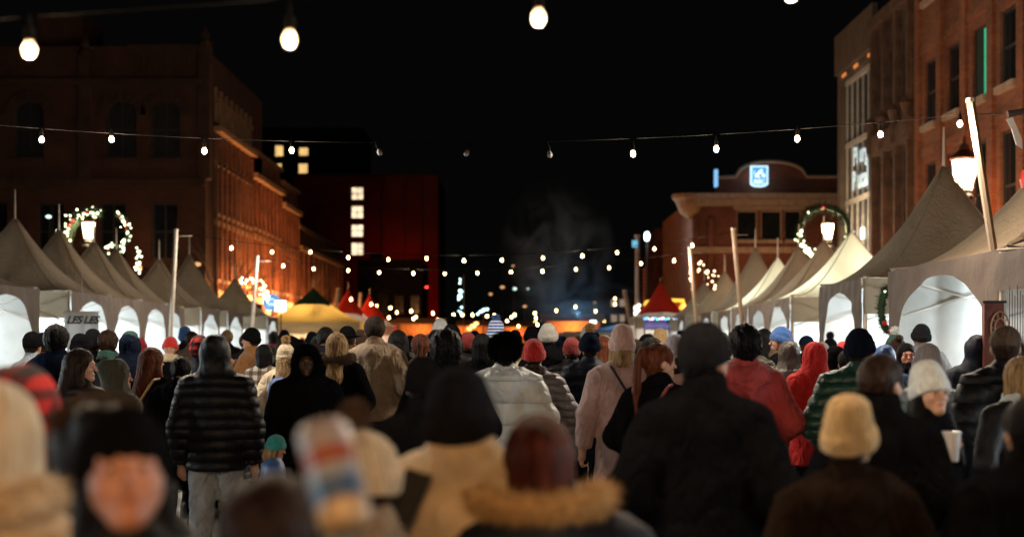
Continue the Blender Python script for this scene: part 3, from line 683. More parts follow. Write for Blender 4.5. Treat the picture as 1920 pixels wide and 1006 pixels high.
# --- red lit block
RB = thing('brick_building', 'tall windowless block washed by red light with a column of four lit windows', 'building', (-23, 150, 0))
fr = Face(RB, (0, 0, 0), (1, 0, 0), (0, -1, 0)); opR = []
for yc in (362, 397, 432, 466):
    p = at(658, yc + 12, 150); q = at(681, yc - 12, 150); opR.append((p.x + 23, q.x + 23, p.z, q.z))
RW = mat('red_block_render', (.17, .045, .032), .9, bump=.2, var=.25, vscale=.3)
fr.wall(15.2, 19, opR, RW, dep=.4); MB().box((0, .42, 0), (15.2, 16, 18.95)).build('rear_wall', RW, RB)
for o_ in opR: fr.window(o_, pane=LITW, sill=False, bars=(2, 2), dep=.35)
fr.band('coping', -.1, 15.3, 18.9, 19.15, .15, DSTONE)
for u in (9.2, 11.6, 13.4): fr.band('downpipe', u, u + .18, 0, 18.5, .15, DSTONE, 0)
LB = thing('low_building', 'low dark flat roofed building in front of the red lit block', 'building', tuple(at(670, 0, 135).xy) + (0,)); 
fl_ = Face(LB, (0, 0, 0), (1, 0, 0), (0, -1, 0)); opL = [(.5 + 1.5 * k, 1.4 + 1.5 * k, 4.2, 5.9) for k in range(4)]
fl_.wall(6.2, 9.2, opL, mat('soot_brick', (.04, .025, .02), .9)); MB().box((0, .3, 0), (6.2, 9, 9.1)).build('rear_wall', MC['soot_brick'], LB)
for o_ in opL: fl_.window(o_)
fl_.band('coping', -.1, 6.3, 9.15, 9.35, .15, DSTONE)
MB().box((1.0, 2, 9.1), (2.2, 3, 10.0)).build('roof_box', MC['soot_brick'], LB)
for k in range(2):
    fx = at((745, 800)[k], 0, 147).x
    fd = thing('flood_light', ('red floodlight on the flat roof below the lit block', 'red floodlight at the right foot of the lit block')[k], 'flood light', (fx, 146.0, 9.4 if k == 0 else 4.0))
    MB().box((-.25, -.12, 0), (.25, .12, .3)).build('housing', IRON, fd); MB().box((-.22, .121, .03), (.22, .14, .27)).build('lens', mat('red_lens', (1, .05, .02), emit=6, ecol=(1, .03, .01), var=0), fd)
    if k: MB().tube([(0, 0, -4), (0, 0, 0)], .07).build('stand', IRON, fd)
    lamp('flood_lamp', (0, .6, .5), 75 if k == 0 else 90, (1, .02, .008), 0, fd)
# --- right side: bank
BK = thing('bank_building', 'brick bank with pale cornice, curved parapet and three wide windows', 'building', (8.9, 70, 0))
fb = Face(BK, (0, 0, 0), (1, 0, 0), (0, -1, 0)); opB = [(2.15, 3.2, 6.55, 8.0), (3.35, 4.4, 6.55, 8.0), (4.5, 5.35, 6.55, 8.0), (1.0, 3.0, .8, 4.0), (4, 6, .8, 4.0)]
BRB = mat('bank_brick', (.2, .07, .035), .9, bump=.3, bscale=60, var=.3, vscale=.9, pattern=pat_brick(0, (.20, .055, .03), (.13, .035, .02), (.14, .08, .06)))
fb.wall(9, 8.6, opB, BRB)
for o_ in opB: fb.window(o_, bars=(1, 1), fm=TRIM)
fb.band('cornice', -.35, 9.1, 8.55, 8.8, .55, TRIM); fb.band('cornice', -.2, 9.1, 8.2, 8.53, .3, TRIM); fb.band('lintel', 2.0, 5.5, 8.02, 8.18, .1, TRIM); fb.band('string_course', -.1, 9, 5.9, 6.2, .15, TRIM)
pts = [(1.1, 8.8), (1.1, 9.6), (2.1, 9.65)] + [(2.1 + 1.75 + 1.75 * math.cos(t), 9.65 + .75 * math.sin(t)) for t in np.linspace(math.pi, 0, 13)][2:-2] + [(5.6, 9.65), (9, 9.65), (9, 8.8)]
mb = MB(); a_ = [fb.P(u, z, .0) for u, z in pts]; b_ = [fb.P(u, z, -.4) for u, z in pts]; mb.poly(a_); mb.poly(b_[::-1])
for k in range(len(pts)): mb.poly([a_[k], b_[k], b_[(k + 1) % len(pts)], a_[(k + 1) % len(pts)]])
mb.build('parapet', BRB, BK)
mb = MB(); mb.tube([fb.P(u, z, .05) for u, z in pts[1:-1]], .09, 5); mb.build('parapet_coping', TRIM, BK)
mb = MB(); mb.lathe([(.1, 0), (.5, .3), (.75, .9), (.9, 1.0), (.9, 1.2)], 14, (-.1, .3, 7.6)); mb.build('corner_bracket', STONE, BK)
for u in (.0, .75): fb.band('pilaster', u, u + .25, 1, 7.6, .12, BRB, -.02)
MB().box((0, .3, 0), (9, 14, 8.6)).build('rear_wall', BRB, BK)
def text(s_, name, m, parent, loc, size, rot, shear=0, off=0, ext=.004):
    c = bpy.data.curves.new(name, 'FONT'); c.body = s_; c.size = size; c.shear = shear; c.offset = off; c.extrude = ext; c.align_x = 'CENTER'; c.align_y = 'CENTER'
    o = bpy.data.objects.new(name, c); COL.objects.link(o); o.parent = parent; o.location = loc; o.rotation_euler = rot; 
    SC.view_layers[0].update(); me = bpy.data.meshes.new_from_object(o.evaluated_get(bpy.context.evaluated_depsgraph_get())); me.materials.clear(); me.materials.append(None); bpy.data.objects.remove(o)
    return link(name, me, m, parent, loc, rot)
p = at(1423, 331, 69.4)
SG = thing('bank_sign', 'glowing pale blue shield shaped bank sign on the curved parapet', 'sign', (p.x, 69.4, p.z))
def shield(w_, h, d, z0=0): 
    pts = [(-w_, h), (w_, h), (w_, -h * .75), (w_ * .6, -h * .95), (0, -h), (-w_ * .6, -h * .95), (-w_, -h * .75)]; mb = MB(); a = [(x, -d, z + z0) for x, z in pts]; b = [(x, 0, z + z0) for x, z in pts]; mb.poly(a[::-1]); mb.poly(b)
    for k in range(len(pts)): mb.poly([a[k], b[k], b[(k + 1) % 7], a[(k + 1) % 7]])
    return mb
shield(.43, .52, .12).build('light_panel', mat('sign_rim', (.8, .9, 1), emit=1.25, ecol=(.55, .85, 1), var=0), SG)
o = shield(.35, .44, .03).build('blue_field', mat('sign_blue', (.1, .4, .7), emit=.75, ecol=(.10, .42, .85), var=0), SG); o.location.y = -.121
sw = mat('sign_letter', (.9, .95, 1), emit=1.5, ecol=(.8, .93, 1), var=0)
text('RBC', 'lettering', sw, SG, (0, -.16, -.27), .29, (R(90), 0, 0), 0, .004)
mb = MB()                                     # lion-like emblem and globe as simple relief shapes
mb.tube([(-.22, -.165, -.06), (-.1, -.165, .10), (.0, -.165, .2), (.1, -.165, .3), (.17, -.165, .28)], [.02, .05, .055, .05, .02], 6); mb.tube([(-.02, -.165, .17), (.12, -.165, .12), (.2, -.165, .16)], .02, 5); mb.tube([(-.16, -.165, .0), (-.02, -.165, -.03), (.04, -.165, -.08)], .022, 5); mb.tube([(-.2, -.165, .05), (-.27, -.165, .17), (-.22, -.165, .26)], .014, 5)
mb.lathe([(.01, -.07), (.05, -.05), (.07, 0), (.05, .05), (.01, .07)], 10, (.21, -.165, .03)); mb.build('emblem', sw, SG)
p = at(1342, 335, 69.0); S2 = thing('blade_sign', 'narrow glowing blue sign seen edge on at the left of the bank parapet', 'sign', (p.x, 69, p.z))
MB().box((-.07, -.3, -.4), (.07, .1, .42)).build('light_panel', mat('sign_blue2', (.2, .5, .9), emit=.9, ecol=(.22, .55, .95), var=0), S2); MB().box((-.09, -.32, .42), (.09, .12, .47)).build('cap', IRON, S2); MB().box((-.02, .1, -.05), (.02, 1.0, .0)).build('bracket', IRON, S2)
# --- glass fronted building
GB = thing('glass_building', 'glass fronted building with stone fascia and reflected letters at the right', 'building', (11, 43, 0))
fg = Face(GB, (0, 5, 0), (0, -1, 0), (-1, 0, 0))     # u runs towards us
fg.wall(5, 11.8, [(.35, 4.65, .4, 10.3)], mat('facade_stone', (.10, .075, .055), .8, bump=.15, var=.25, vscale=2), dep=.26)
mb = MB()
for k in range(7): u = .35 + 4.3 * k / 6; fg.slab(max(.36, u - .035), min(4.64, u + .035), .4, 10.3, -.249, -.20, mb)
mb.build('mullions', mat('alu', (.50, .48, .44), .5, metal=.1), GB); mb = MB()
for z in (.5, 2.6, 4.3, 6.1, 8.0, 10.1): fg.slab(.36, 4.64, z, z + .16, -.246, -.16, mb)
mb.build('transoms', MC['alu'], GB)
mb = MB().poly([fg.P(.35, .4, -.25), fg.P(4.65, .4, -.25), fg.P(4.65, 10.3, -.25), fg.P(.35, 10.3, -.25)]); pn = mb.build('glazing', mat('curtain_glass', (.02, .025, .03), .08, var=.2), GB)
fg.band('fascia', 0, 5, 10.5, 11.8, .12, MC['facade_stone']); MB().box((.35, 0, 0), (9, 5, 11.7)).build('rear_wall', BRB, GB)
MB().box((-.0, 5.001, 0), (9, 5.06, 11.8)).build('end_wall', MC['facade_stone'], GB)
lt = mat('painted_reflection', (.7, .9, 1), emit=.5, ecol=(.62, .88, 1), var=0)
text('Pi urg', 'lettering', lt, GB, fg.P(2.5, 7.55, -.14), .8, (R(90), 0, R(-90)), 0, .02); text('B ucal', 'lettering', lt, GB, fg.P(2.5, 6.75, -.14), .85, (R(90), 0, R(-90)), 0, .03)  # glowing letters paint a sign's reflection on the glass
mb = MB()
for u in (.7, 2.3, 4.1): mb = MB(); mb.box(tuple(np.minimum(fg.P(u, 10.32, -.1), fg.P(u + .5, 10.42, .03))), tuple(np.maximum(fg.P(u, 10.32, -.1), fg.P(u + .5, 10.42, .03)))); mb.build('soffit_lamp', mat('amber_strip', (1, .4, .1), emit=.45, ecol=(1, .33, .08), var=0), GB)
mb = MB()
for k in range(9): u = .9 + (k % 3) * 1.4; z = 3.6 + (k // 3) * .62; fg.slab(u, u + .32, z, z + .38, -.245, -.2, mb)
mb.build('shop_lights', mat('shop_white', (.9, 1, .95), emit=1.0, ecol=(.8, .95, .9), var=0), GB)
# --- ornate building
OB = thing('stone_building', 'ornate brown stone building with tall blind arches beside the glass front', 'building', (11, 38.7, 0))
fo = Face(OB, (0, 4.3, 0), (0, -1, 0), (-1, 0, 0)); BSO = mat('brown_stone', (.10, .055, .035), .9, bump=.7, bscale=12, var=.4, vscale=3)
opO = [(.35 + 1.3 * k, 1.35 + 1.3 * k, 8.0, 10.4, 1) for k in range(3)] + [(.45 + 1.3 * k, 1.25 + 1.3 * k, 4.3, 6.9) for k in range(3)] + [(.3, 4.0, .5, 3.4)]
fo.wall(4.3, 11.2, opO, BSO)
for o_ in opO: fo.window(o_, pane=mat('grey_glass', (.03, .032, .035), .25), sill=False)
for k in range(4): mb = MB(); fo.slab(.06 + 1.3 * k, .26 + 1.3 * k, 3.6, 11, -.02, .2, mb); mb.lathe([(.12, 0), (.15, .3), (.1, .6), (.18, .9), (.05, 1.1)], 8, fo.P(.16 + 1.3 * k, 7.2, .2)); mb.build('carved_column', BSO, OB)
fo.band('carved_band', 0, 4.3, 7.1, 7.7, .22, BSO); fo.band('cornice', 0, 4.3, 10.9, 11.2, .3, BSO); MB().box((.3, 0, 0), (9, 4.3, 11.1)).build('rear_wall', BSO, OB)
# --- near brick building
NB = thing('brick_building', 'red brick building nearest on the right with one green lit window', 'building', (11, 4, 0))
BR_N = mat('brick_orange', (.3, .1, .04), .9, bump=.3, bscale=60, var=.3, vscale=.9, pattern=pat_brick(1, (.30, .085, .03), (.19, .05, .02), (.16, .10, .06)))
fn_ = Face(NB, (0, 34.7, 0), (0, -1, 0), (-1, 0, 0)); opN = []
for k in range(16): c_ = 1.3 + 1.95 * k; opN += [(c_ - .5, c_ + .5, 7.3, 9.0), (c_ - .5, c_ + .5, 10.6, 12.4), (c_ - .5, c_ + .5, 3.8, 6.3)]
fn_.wall(34.7, 14.5, opN, BR_N, dep=.16)
for k, o_ in enumerate(opN):
    g_ = k == 6
    fn_.window(o_, pane=LITG if g_ else GLASS, bars=(1, 2) if not g_ else (1, 1), dep=.13, lab='window glowing green' if g_ else None)
    if g_: fn_.band('blind', o_[0] + .08, o_[0] + .52, o_[2] + .07, o_[3] - .07, -.085, mat('glow_fade_dark', (.01, .03, .02), .8), -.115)  # dark slab, not a real blind, painting the fade of the glow
for k in range(17): u = .33 + 1.95 * k - .02; fn_.band('pier', max(0, u - .19), u + .19, 0, 14.2, .09, BR_N, -.02)
for k in range(16):
    u0 = .33 + 1.95 * k + .22
    if k < 9:
        for z in (6.5, 9.25, 12.6): fn_.band('brick_band', u0, u0 + 1.46, z, z + .2, .05, BR_N, -.02)
fn_.band('cornice', 0, 34.7, 14.2, 14.5, .35, STONE)
MB().box((.36, 0, 0), (10, 34.7, 14.4)).build('rear_wall', BR_R, NB); MB().box((0, 34.7, 11.2), (10, 34.76, 14.5)).build('end_wall', BR_X, NB)
# --- distant buildings at the right of the centre
DB = thing('distant_building', 'dim distant building behind the pale pillar right of centre', 'building', tuple(at(1228, 0, 110).xy) + (0,))
fd_ = Face(DB, (0, 0, 0), (1, 0, 0), (0, -1, 0)); opD = [(.5 + .95 * k, .95 + .95 * k, z, z + 1.3) for k in range(3) for z in (3.5, 6.5)]
fd_.wall(3.6, 10.2, opD, BRB); [fd_.window(o_) for o_ in opD]; MB().box((0, .3, 0), (3.6, 8, 10.1)).build('rear_wall', BRB, DB); fd_.band('cornice', -.1, 3.7, 10.1, 10.3, .2, DSTONE)
EB = thing('distant_building', 'far building with four pale lit windows between the smoke and the pillar', 'building', tuple(at(1120, 0, 140).xy) + (0,))
fe = Face(EB, (0, 0, 0), (1, 0, 0), (0, -1, 0)); opE = [(1.3, 2.0, 3.4, 4.2), (2.15, 2.75, 3.4, 4.2), (1.3, 2.0, 4.9, 5.7), (2.15, 2.75, 4.9, 5.7)]
fe.wall(4.2, 6.4, opE, MC['soot_brick']); [fe.window(o_, pane=mat('dim_lit', (.8, .7, .6), emit=.22, ecol=(1, .75, .55), var=.3), sill=False, bars=(1, 1)) for o_ in opE]; MB().box((0, .3, 0), (4.2, 8, 6.3)).build('rear_wall', MC['soot_brick'], EB)
HL = MB(); n = 40
pts = [(-160 + 320 * k / n, 420, 6 + 5 * math.sin(k * .5) + 4 * math.sin(k * .23 + 1)) for k in range(n + 1)]
for k in range(n): a, b = pts[k], pts[k + 1]; HL.poly([(a[0], 380, 0), (b[0], 380, 0), b, a])
tag(HL.build('hills', mat('hill_dark', (.02, .02, .018), .9)), kind='structure')
# ---------------------------------------------------------------- marquees
CANV = mat('canopy_cloth', (.20, .145, .092), .7, bump=.5, bscale=5, var=.22, vscale=1.6, trans=.05, folds=.35)
VAL = mat('valance_plastic', (.115, .085, .068), .75, bump=.3, bscale=6, var=.05, vscale=3, trans=.06)
SIDE = mat('side_cloth', (.25, .21, .15), .75, bump=.35, bscale=5, var=.1, trans=.35)
WALLW = mat('wall_cloth_white', (.72, .74, .72), .7, bump=.5, bscale=3, var=.08, trans=.25)
def marquee(label, cx, cy, hw, hd, eave, peak, side, lit=60, yaw=0, canv=None, arch=True, group='peaked market marquees along the street', capm=None, lcol=WHITE, q=.42, spike=.5, panel=None, counter=True):
    """side=+1: open front towards +x (left row); -1: towards -x."""
    t = thing('marquee', label, 'marquee', (cx, cy, 0), R(yaw), group)
    n = 22; mb = MB(); H = peak - eave; gs = [math.copysign(abs(v) ** 1.35, v) for v in np.linspace(-1, 1, n + 1)]
    for gy in gs:
        for gx in gs:
            m_ = (abs(gx) ** 5 + abs(gy) ** 5) ** .2; m_ = min(1, m_); z = eave + H * (1 - m_) ** 1.5
            z += .012 * math.sin(gx * 9 + cy) * math.sin(gy * 7) - .05 * math.sin(math.pi * m_) * (1 - abs(abs(gx) - abs(gy)))
            if max(abs(gx), abs(gy)) >= .999: z = eave - .035 * math.sin(math.pi * (gx + 1) / 2) * (abs(gy) > .999) - .035 * math.sin(math.pi * (gy + 1) / 2) * (abs(gx) > .999)
            mb.v.append((gx * hw, gy * hd, z))
    for j in range(n):
        for i in range(n): a = j * (n + 1) + i; mb.f.append((a, a + 1, a + n + 2, a + n + 1))
    mb.build('canopy', canv or CANV, t, True)
    for sx in (-1, 1):
        for sy_ in (-1, 1):
            rp_ = []
            for q_ in np.linspace(.02, 1, 14): m_ = min(1, (2 * q_ ** 5) ** .2); rp_.append((sx * q_ * hw * 1.003, sy_ * q_ * hd * 1.003, eave + H * (1 - m_) ** 1.5 - .05 * math.sin(math.pi * m_) + .012))
            if not capm: MB().tube(rp_, .012, 4).build('ridge_seam', SEAM, t, True)
    if capm:
        mb2 = MB(); fs = [f for f in mb.f if all(max(abs(mb.v[i][0]) / hw, abs(mb.v[i][1]) / hd) < q for i in f)]; used = sorted({i for f in fs for i in f}); mp_ = {i: j for j, i in enumerate(used)}
        mb2.v = [(mb.v[i][0] * 1.02, mb.v[i][1] * 1.02, mb.v[i][2] + .012) for i in used]; mb2.f = [tuple(mp_[i] for i in f) for f in fs]; mb2.build('canopy_top', capm, t, True)
    def panel_mesh(along, u0, u1, fixed, drop, archd, rnd):
        m2 = MB(); nu, nz = 64, 10; rs = random.Random(rnd); ph = [rs.random() * 6 for _ in range(6)]
        for i in range(nu + 1):
            u = -1 + 2 * i / nu
            if archd: low = eave - drop - (0 if abs(u) < .78 else (eave - drop - .95) * ((abs(u) - .78) / .22) ** .5) if False else (.95 if abs(u) > .81 else eave - drop - (eave - drop - .95) * .62 * (1 - math.sqrt(max(0, 1 - (abs(u) / .81) ** 2.2))))
            else: low = eave - drop
            for j in range(nz + 1):
                z = eave - .02 + (low - eave + .02) * j / nz; wv = .014 * math.sin(u * 11 + ph[0]) * (j / nz) + .005 * math.sin(u * 23 + z * 8 + ph[1]) + .005 * math.sin(z * 17 + u * 5 + ph[2])
                U = u0 + (u1 - u0) * (i / nu); m2.v.append((fixed + wv, U, z) if along == 'y' else (U, fixed + wv, z))
        for i in range(nu):
            for j in range(nz): a = i * (nz + 1) + j; m2.f.append((a, a + nz + 1, a + nz + 2, a + 1))
        return m2
    fx = side * (hw + .025)
    panel_mesh('y', -hd, hd, fx, .16 if arch else .34, arch, int(cy * 7)).build('arched_front' if arch else 'front_valance', panel or VAL, t, True)
    for sy_ in (-1, 1): panel_mesh('x', -hw, hw, sy_ * (hd + .02), .48, False, int(cy * 3) + sy_).build('side_valance', SIDE, t, True)
    bx = -side * (hw - .02)
    panel_mesh('y', -hd, hd, bx, eave - .08, False, int(cy * 5)).build('back_wall', WALLW, t, True)
    panel_mesh('x', -hw + .05, hw - .05, hd - .03, eave - .08, False, int(cy)).build('end_wall', WALLW, t, True)
    for sx in (-1, 1):
        for sy_ in (-1, 1): MB().tube([(sx * (hw - .03), sy_ * (hd - .03), 0), (sx * (hw - .03), sy_ * (hd - .03), eave)], .028, 6).build('leg', METAL, t)
    mb = MB()
    for sy_ in (-1, 1):
        y_ = sy_ * (hd - .07)
        for a, b in ((-1, 0), (0, 1)):
            mb.tube([(a * hw * .95, y_, eave - .1), (b * hw * .95, y_, eave - .55)], .014, 4); mb.tube([(a * hw * .95, y_, eave - .55), (b * hw * .95, y_, eave - .1)], .014, 4)
    x_ = side * (hw - .09)
    mb.tube([(x_, -hd * .95, eave - .12), (x_, hd * .95, eave - .12)], .014, 4); mb.build('frame', METAL, t)
    if spike: MB().tube([(0, 0, peak - .3), (0, 0, peak + spike)], [.03, .012], 6).build('finial', METAL, t)
    if counter:
        mb = MB(); x0, x1 = sorted((side * (hw - .35), side * (hw - .85))); mb.box((x0, -hd * .8, .72), (x1, hd * .8, .78)); mb.box((x0 + .05, -hd * .75, 0), (x1 - .05, hd * .75, .72)); mb.build('counter', mat('table_cloth', (.4, .36, .3), .8), t)
    if lit:
        l_ = MB().box((-.04, -.55, eave - .2), (.04, .55, eave - .13)).build('tube_lamp', mat('cool_tube', (1, 1, 1), emit=9, ecol=(.85, .96, 1), var=0), t)
        lamp('tube_glow', (side * -.1, 0, eave - .42), lit, lcol, .12, t)
        lamp('tube_glow', (side * .2, hd * .55, 1.5), lit * .45, lcol, .12, t)
    return t
SEAM = mat('seam_tape', (.30, .23, .16), .6)
LW = mat('glow_canopy', (.72, .62, .42), .7, bump=.2, bscale=4, var=.06, trans=.5)
marquee('marquee cut by the left frame edge, grey crinkled front with a lit arch', -9.35, 22.2, 1.45, 1.5, 2.48, 3.9, 1, 120)
LT = [(-9.05, 25.9, 3.85, 'first full brown grey peak from the left edge of the marquee row'), (-9.3, 29.2, 3.9, 'second full peak of the left marquee row, standing left of the lit lantern'),
      (-9.5, 32.3, 3.87, 'marquee whose peak stands right below the left lit lantern'), (-9.85, 35.4, 3.9, 'marquee just right of the left lantern post, half hidden by its neighbour'),
      (-9.65, 38.9, 3.85, 'dark peaked marquee left of the leaning pole in the left row'), (-9.8, 43.2, 4.25, 'pale lit tall peaked marquee right of the leaning pole in the left row'),
      (-10.15, 52, 3.9, 'last dark peaked marquee of the left row beside the blue round sign')]
for k, (x, y, p, lb) in enumerate(LT): marquee(lb, x, y, 1.38, 1.45, 2.47, p, 1, (150, 140, 130, 120, 110, 110, 110)[k], yaw=2)
for yy, sd_ in ((17.2, 1), (11.8, 1), (6.2, 1), (1.0, 1), (5.9, -1), (1.6, -1), (-3, -1)): marquee('unseen marquee added for cool side light, %s' % {17.2: 'next before the cut off left one', 11.8: 'second before the cut off left one', 6.2: 'left row, third from the cut off one', 1.0: 'left row, level with the viewpoint', 5.9: 'next before the rightmost stall', 1.6: 'right row, level with the viewpoint', -3: 'right row, behind the viewpoint'}[yy], -8.0 + .05 * (11 - yy) if sd_ > 0 else 5.6, yy, 1.4, 1.5, 2.45, 3.9, sd_, 240 if yy > 9 else 190)  # unseen marquees added so their lamps light the crowd from the sides
marquee('marquee at the right frame edge with crinkled valance and hanging goods', 5.75, 10.4, 1.6, 1.75, 2.36, 4.1, -1, 26, arch=False)
marquee('largest near marquee on the right with a wide bright arch', 5.98, 14.45, 1.62, 2.05, 2.42, 4.2, -1, 150, yaw=-1)
marquee('second right marquee, sharp brown peak left of the big lantern', 5.98, 19.7, 1.42, 1.5, 2.42, 4.05, -1, 140, yaw=-2)
RT = [(6.57, 27.5, 3.72, 'marquee glowing warm white from within, third in the right row', LW), (6.8, 31, 3.81, 'grey marquee peak directly under the right wreathed lantern', None), (6.9, 34.2, 3.9, 'grey marquee left of the right wreathed lantern', None),
      (7.1, 38, 3.85, 'small marquee with pale lit side between two taller peaks on the right', LW), (7.05, 41.2, 4.33, 'tall warm lit marquee peak behind the leaning pole on the right', None), (7.03, 47, 3.93, 'beige marquee seventh along the right row', None), (7.3, 54, 3.9, 'farthest bluish grey marquee of the right row', None)]
CANG = mat('canopy_cloth_lit', (.26, .19, .12), .7, bump=.5, bscale=5, var=.2, vscale=1.6, trans=.16, folds=.35)  # paler, more translucent canopy copy that paints the right row as brighter lit
for k, (x, y, p, lb, cm) in enumerate(RT): marquee(lb, x, y, 1.4, 1.45, 2.42, p, -1, (110, 80, 80, 110, 120, 100, 80)[k], canv=cm or CANG, yaw=-2)
cu = MB(); n = 30
for i in range(n + 1):
    f = i / n
    for z in (.1, 1.2, 2.4): cu.v.append((-.1 + .30 * f * (1.25 - z * .25), .0 + .05 * math.sin(f * 22) * (1.2 - z * .3), z))
for i in range(n): cu.f += [(i * 3, i * 3 + 3, i * 3 + 4, i * 3 + 1), (i * 3 + 1, i * 3 + 4, i * 3 + 5, i * 3 + 2)]
cr_ = thing('curtain', 'gathered cream curtain hanging inside the bright arch of the largest right marquee', 'curtain', (5.35, 15.9, 0)); cu.build('cloth', mat('curtain_cloth', (.55, .52, .42), .8, bump=.2, trans=.2), cr_, True); MB().tube([(.05, .03, .1), (.06, .06, 2.35)], .008, 5).build('zip', FRAME, cr_)
def rack(label, x, y, rz, w_=1.7, sh=(.45, 1.0, 1.55, 1.95), goods=True, seed=1):
    t = thing('shelf_rack', label, 'shelf rack', (x, y, 0), R(rz), 'wooden racks inside the marquees'); rs = random.Random(seed); wd = mat('rack_wood', (.45, .27, .14), .7, bump=.2)
    for sx in (-1, 1): MB().box((sx * w_ / 2 - .03, -.03, 0), (sx * w_ / 2 + .03, .03, 2.1)).build('upright', wd, t)
    for z in sh: MB().box((-w_ / 2 + .03, -.14, z), (w_ / 2 - .03, .14, z + .04)).build('shelf', wd, t)
    MB().tube([(-w_ / 2, 0, .5), (w_ / 2, 0, 1.5)], .018, 4).build('brace', wd, t); MB().tube([(w_ / 2, .01, .5), (-w_ / 2, .01, 1.5)], .018, 4).build('brace', wd, t)
    if goods:
        for z in sh[:-1]:
            for k in range(6):
                xx = -w_ / 2 + .15 + (w_ - .3) * k / 5; c_ = rs.choice(('red', 'cream', 'brown', 'green', 'mustard')); h_ = rs.uniform(.12, .3)
                q = thing('jar', '%s jar number-free' % c_ if False else '%s pot on a wooden rack inside %s' % (c_, label.split(' inside ')[-1]), 'pot', (0, 0, 0), 0, 'pots on the marquee racks'); q.matrix_world = Matrix.Translation(t.location) @ Matrix.Rotation(R(rz), 4, 'Z') @ Matrix.Translation((xx, 0, z + .04))
                MB().lathe([(.001, 0), (.05, 0), (.07, h_ * .4), (.05, h_ * .8), (.055, h_), (.001, h_)], 10).build('pot_body', mat('pot_' + c_, C[c_], .5), q, True)
rack('plain wooden rack with crossed braces inside the cut off left marquee', -9.2, 22.9, 90, 2.2, goods=False)
rack('wooden rack of pots inside the second full left marquee', -10.1, 29.2, 90, seed=2); rack('wooden rack of pots inside the tall pale left marquee', -10.6, 43.2, 90, seed=3); rack('wooden rack of pots inside the sharp brown right marquee', 6.8, 19.9, 90, seed=4)
YE = mat('yellow_canopy', (.62, .42, .13), .7, trans=.45, var=.1); DG = mat('green_cap', (.012, .05, .02), .8); RC = mat('red_canopy', (.5, .03, .015), .7, trans=.3, var=.1); WC = mat('white_canopy', (.6, .58, .55), .7, trans=.3, var=.1)
GS = dict(group=None, side=1, arch=False, spike=.3)
marquee('glowing yellow marquee with dark green cap left of centre', -8.1, 58, 2.1, 1.9, 2.35, 3.75, lit=150, canv=YE, capm=DG, panel=YE, lcol=(1, .72, .36), **GS)
marquee('red and white marquee just right of the yellow one', -7.6, 66, 1.3, 1.4, 2.35, 4.0, lit=40, canv=WC, capm=RC, q=.62, panel=WC, lcol=(1, .6, .4), **GS)
marquee('smaller red topped white marquee second right of the yellow one', -7.4, 74, 1.3, 1.4, 2.35, 4.0, lit=40, canv=WC, capm=RC, q=.7, panel=RC, lcol=(1, .6, .4), **GS)
marquee('red peaked marquee with white skirt above the coloured bulbs on the right', 6.0, 57.5, 1.15, 1.2, 2.55, 4.0, side=-1, lit=35, canv=WC, capm=RC, q=.8, lcol=(1, .8, .6), arch=False, group=None, spike=.1)
marquee('low blue canopied stall beyond the pink coat at right of centre', 4.9, 66, 2.6, 1.6, 2.0, 2.35, side=-1, lit=60, canv=mat('blue_canopy', (.05, .12, .25), .7, trans=.4), arch=False, group=None, spike=0, panel=mat('blue_canopy', (.05,) * 3))
# ---------------------------------------------------------------- festoon strings
BULB = mat('bulb_glass', (.9, .8, .7), .15, emit=2.6, ecol=(1, .50, .18), var=0)
BULBN = BULB
FILA = mat('bulb_filament', (1, .8, .5), emit=70, ecol=(1, .72, .42), var=0)
for m_ in (BULB,):
    nt = m_.node_tree; tr = nt.nodes.new('ShaderNodeBsdfTransparent'); ms = nt.nodes.new('ShaderNodeMixShader'); ms.inputs[0].default_value = .35; nt.links.new(tr.outputs[0], ms.inputs[1]); nt.links.new(nt.nodes['Principled BSDF'].outputs[0], ms.inputs[2]); nt.links.new(ms.outputs[0], nt.nodes['Material Output'].inputs['Surface'])
BULBF = mat('bulb_lit_far', (1, .85, .5), emit=22, ecol=(1, .66, .24), var=0)
DEAD = mat('bulb_dead', (.25, .25, .25), .08, var=0, metal=.2)
CAB = mat('cable_rubber', (.010, .009, .008), .85, var=0)
def bulb_mesh(r=1.0):
    if ('bulb', r) not in CACHE:
        mb = MB(); mb.lathe([(.001, -.062 * r), (.014 * r, -.058 * r), (.025 * r, -.045 * r), (.029 * r, -.028 * r), (.024 * r, -.010 * r), (.015 * r, .006 * r), (.012 * r, .012 * r)], 12); CACHE[('bulb', r)] = mesh('bulb', mb.v, mb.f, True)
        mb = MB(); mb.lathe([(.0005, -.048 * r), (.009, -.040 * r), (.0125, -.028 * r), (.009, -.014 * r), (.001, -.006 * r)], 10); CACHE[('filament', r)] = mesh('filament', mb.v, mb.f, True)
        mb = MB(); mb.lathe([(.014, .008), (.017, .012), (.017, .045), (.008, .055), (.004, .09)], 8); CACHE[('socket', 1)] = mesh('socket', mb.v, mb.f, True)
    return CACHE[('bulb', r)], CACHE[('socket', 1)]
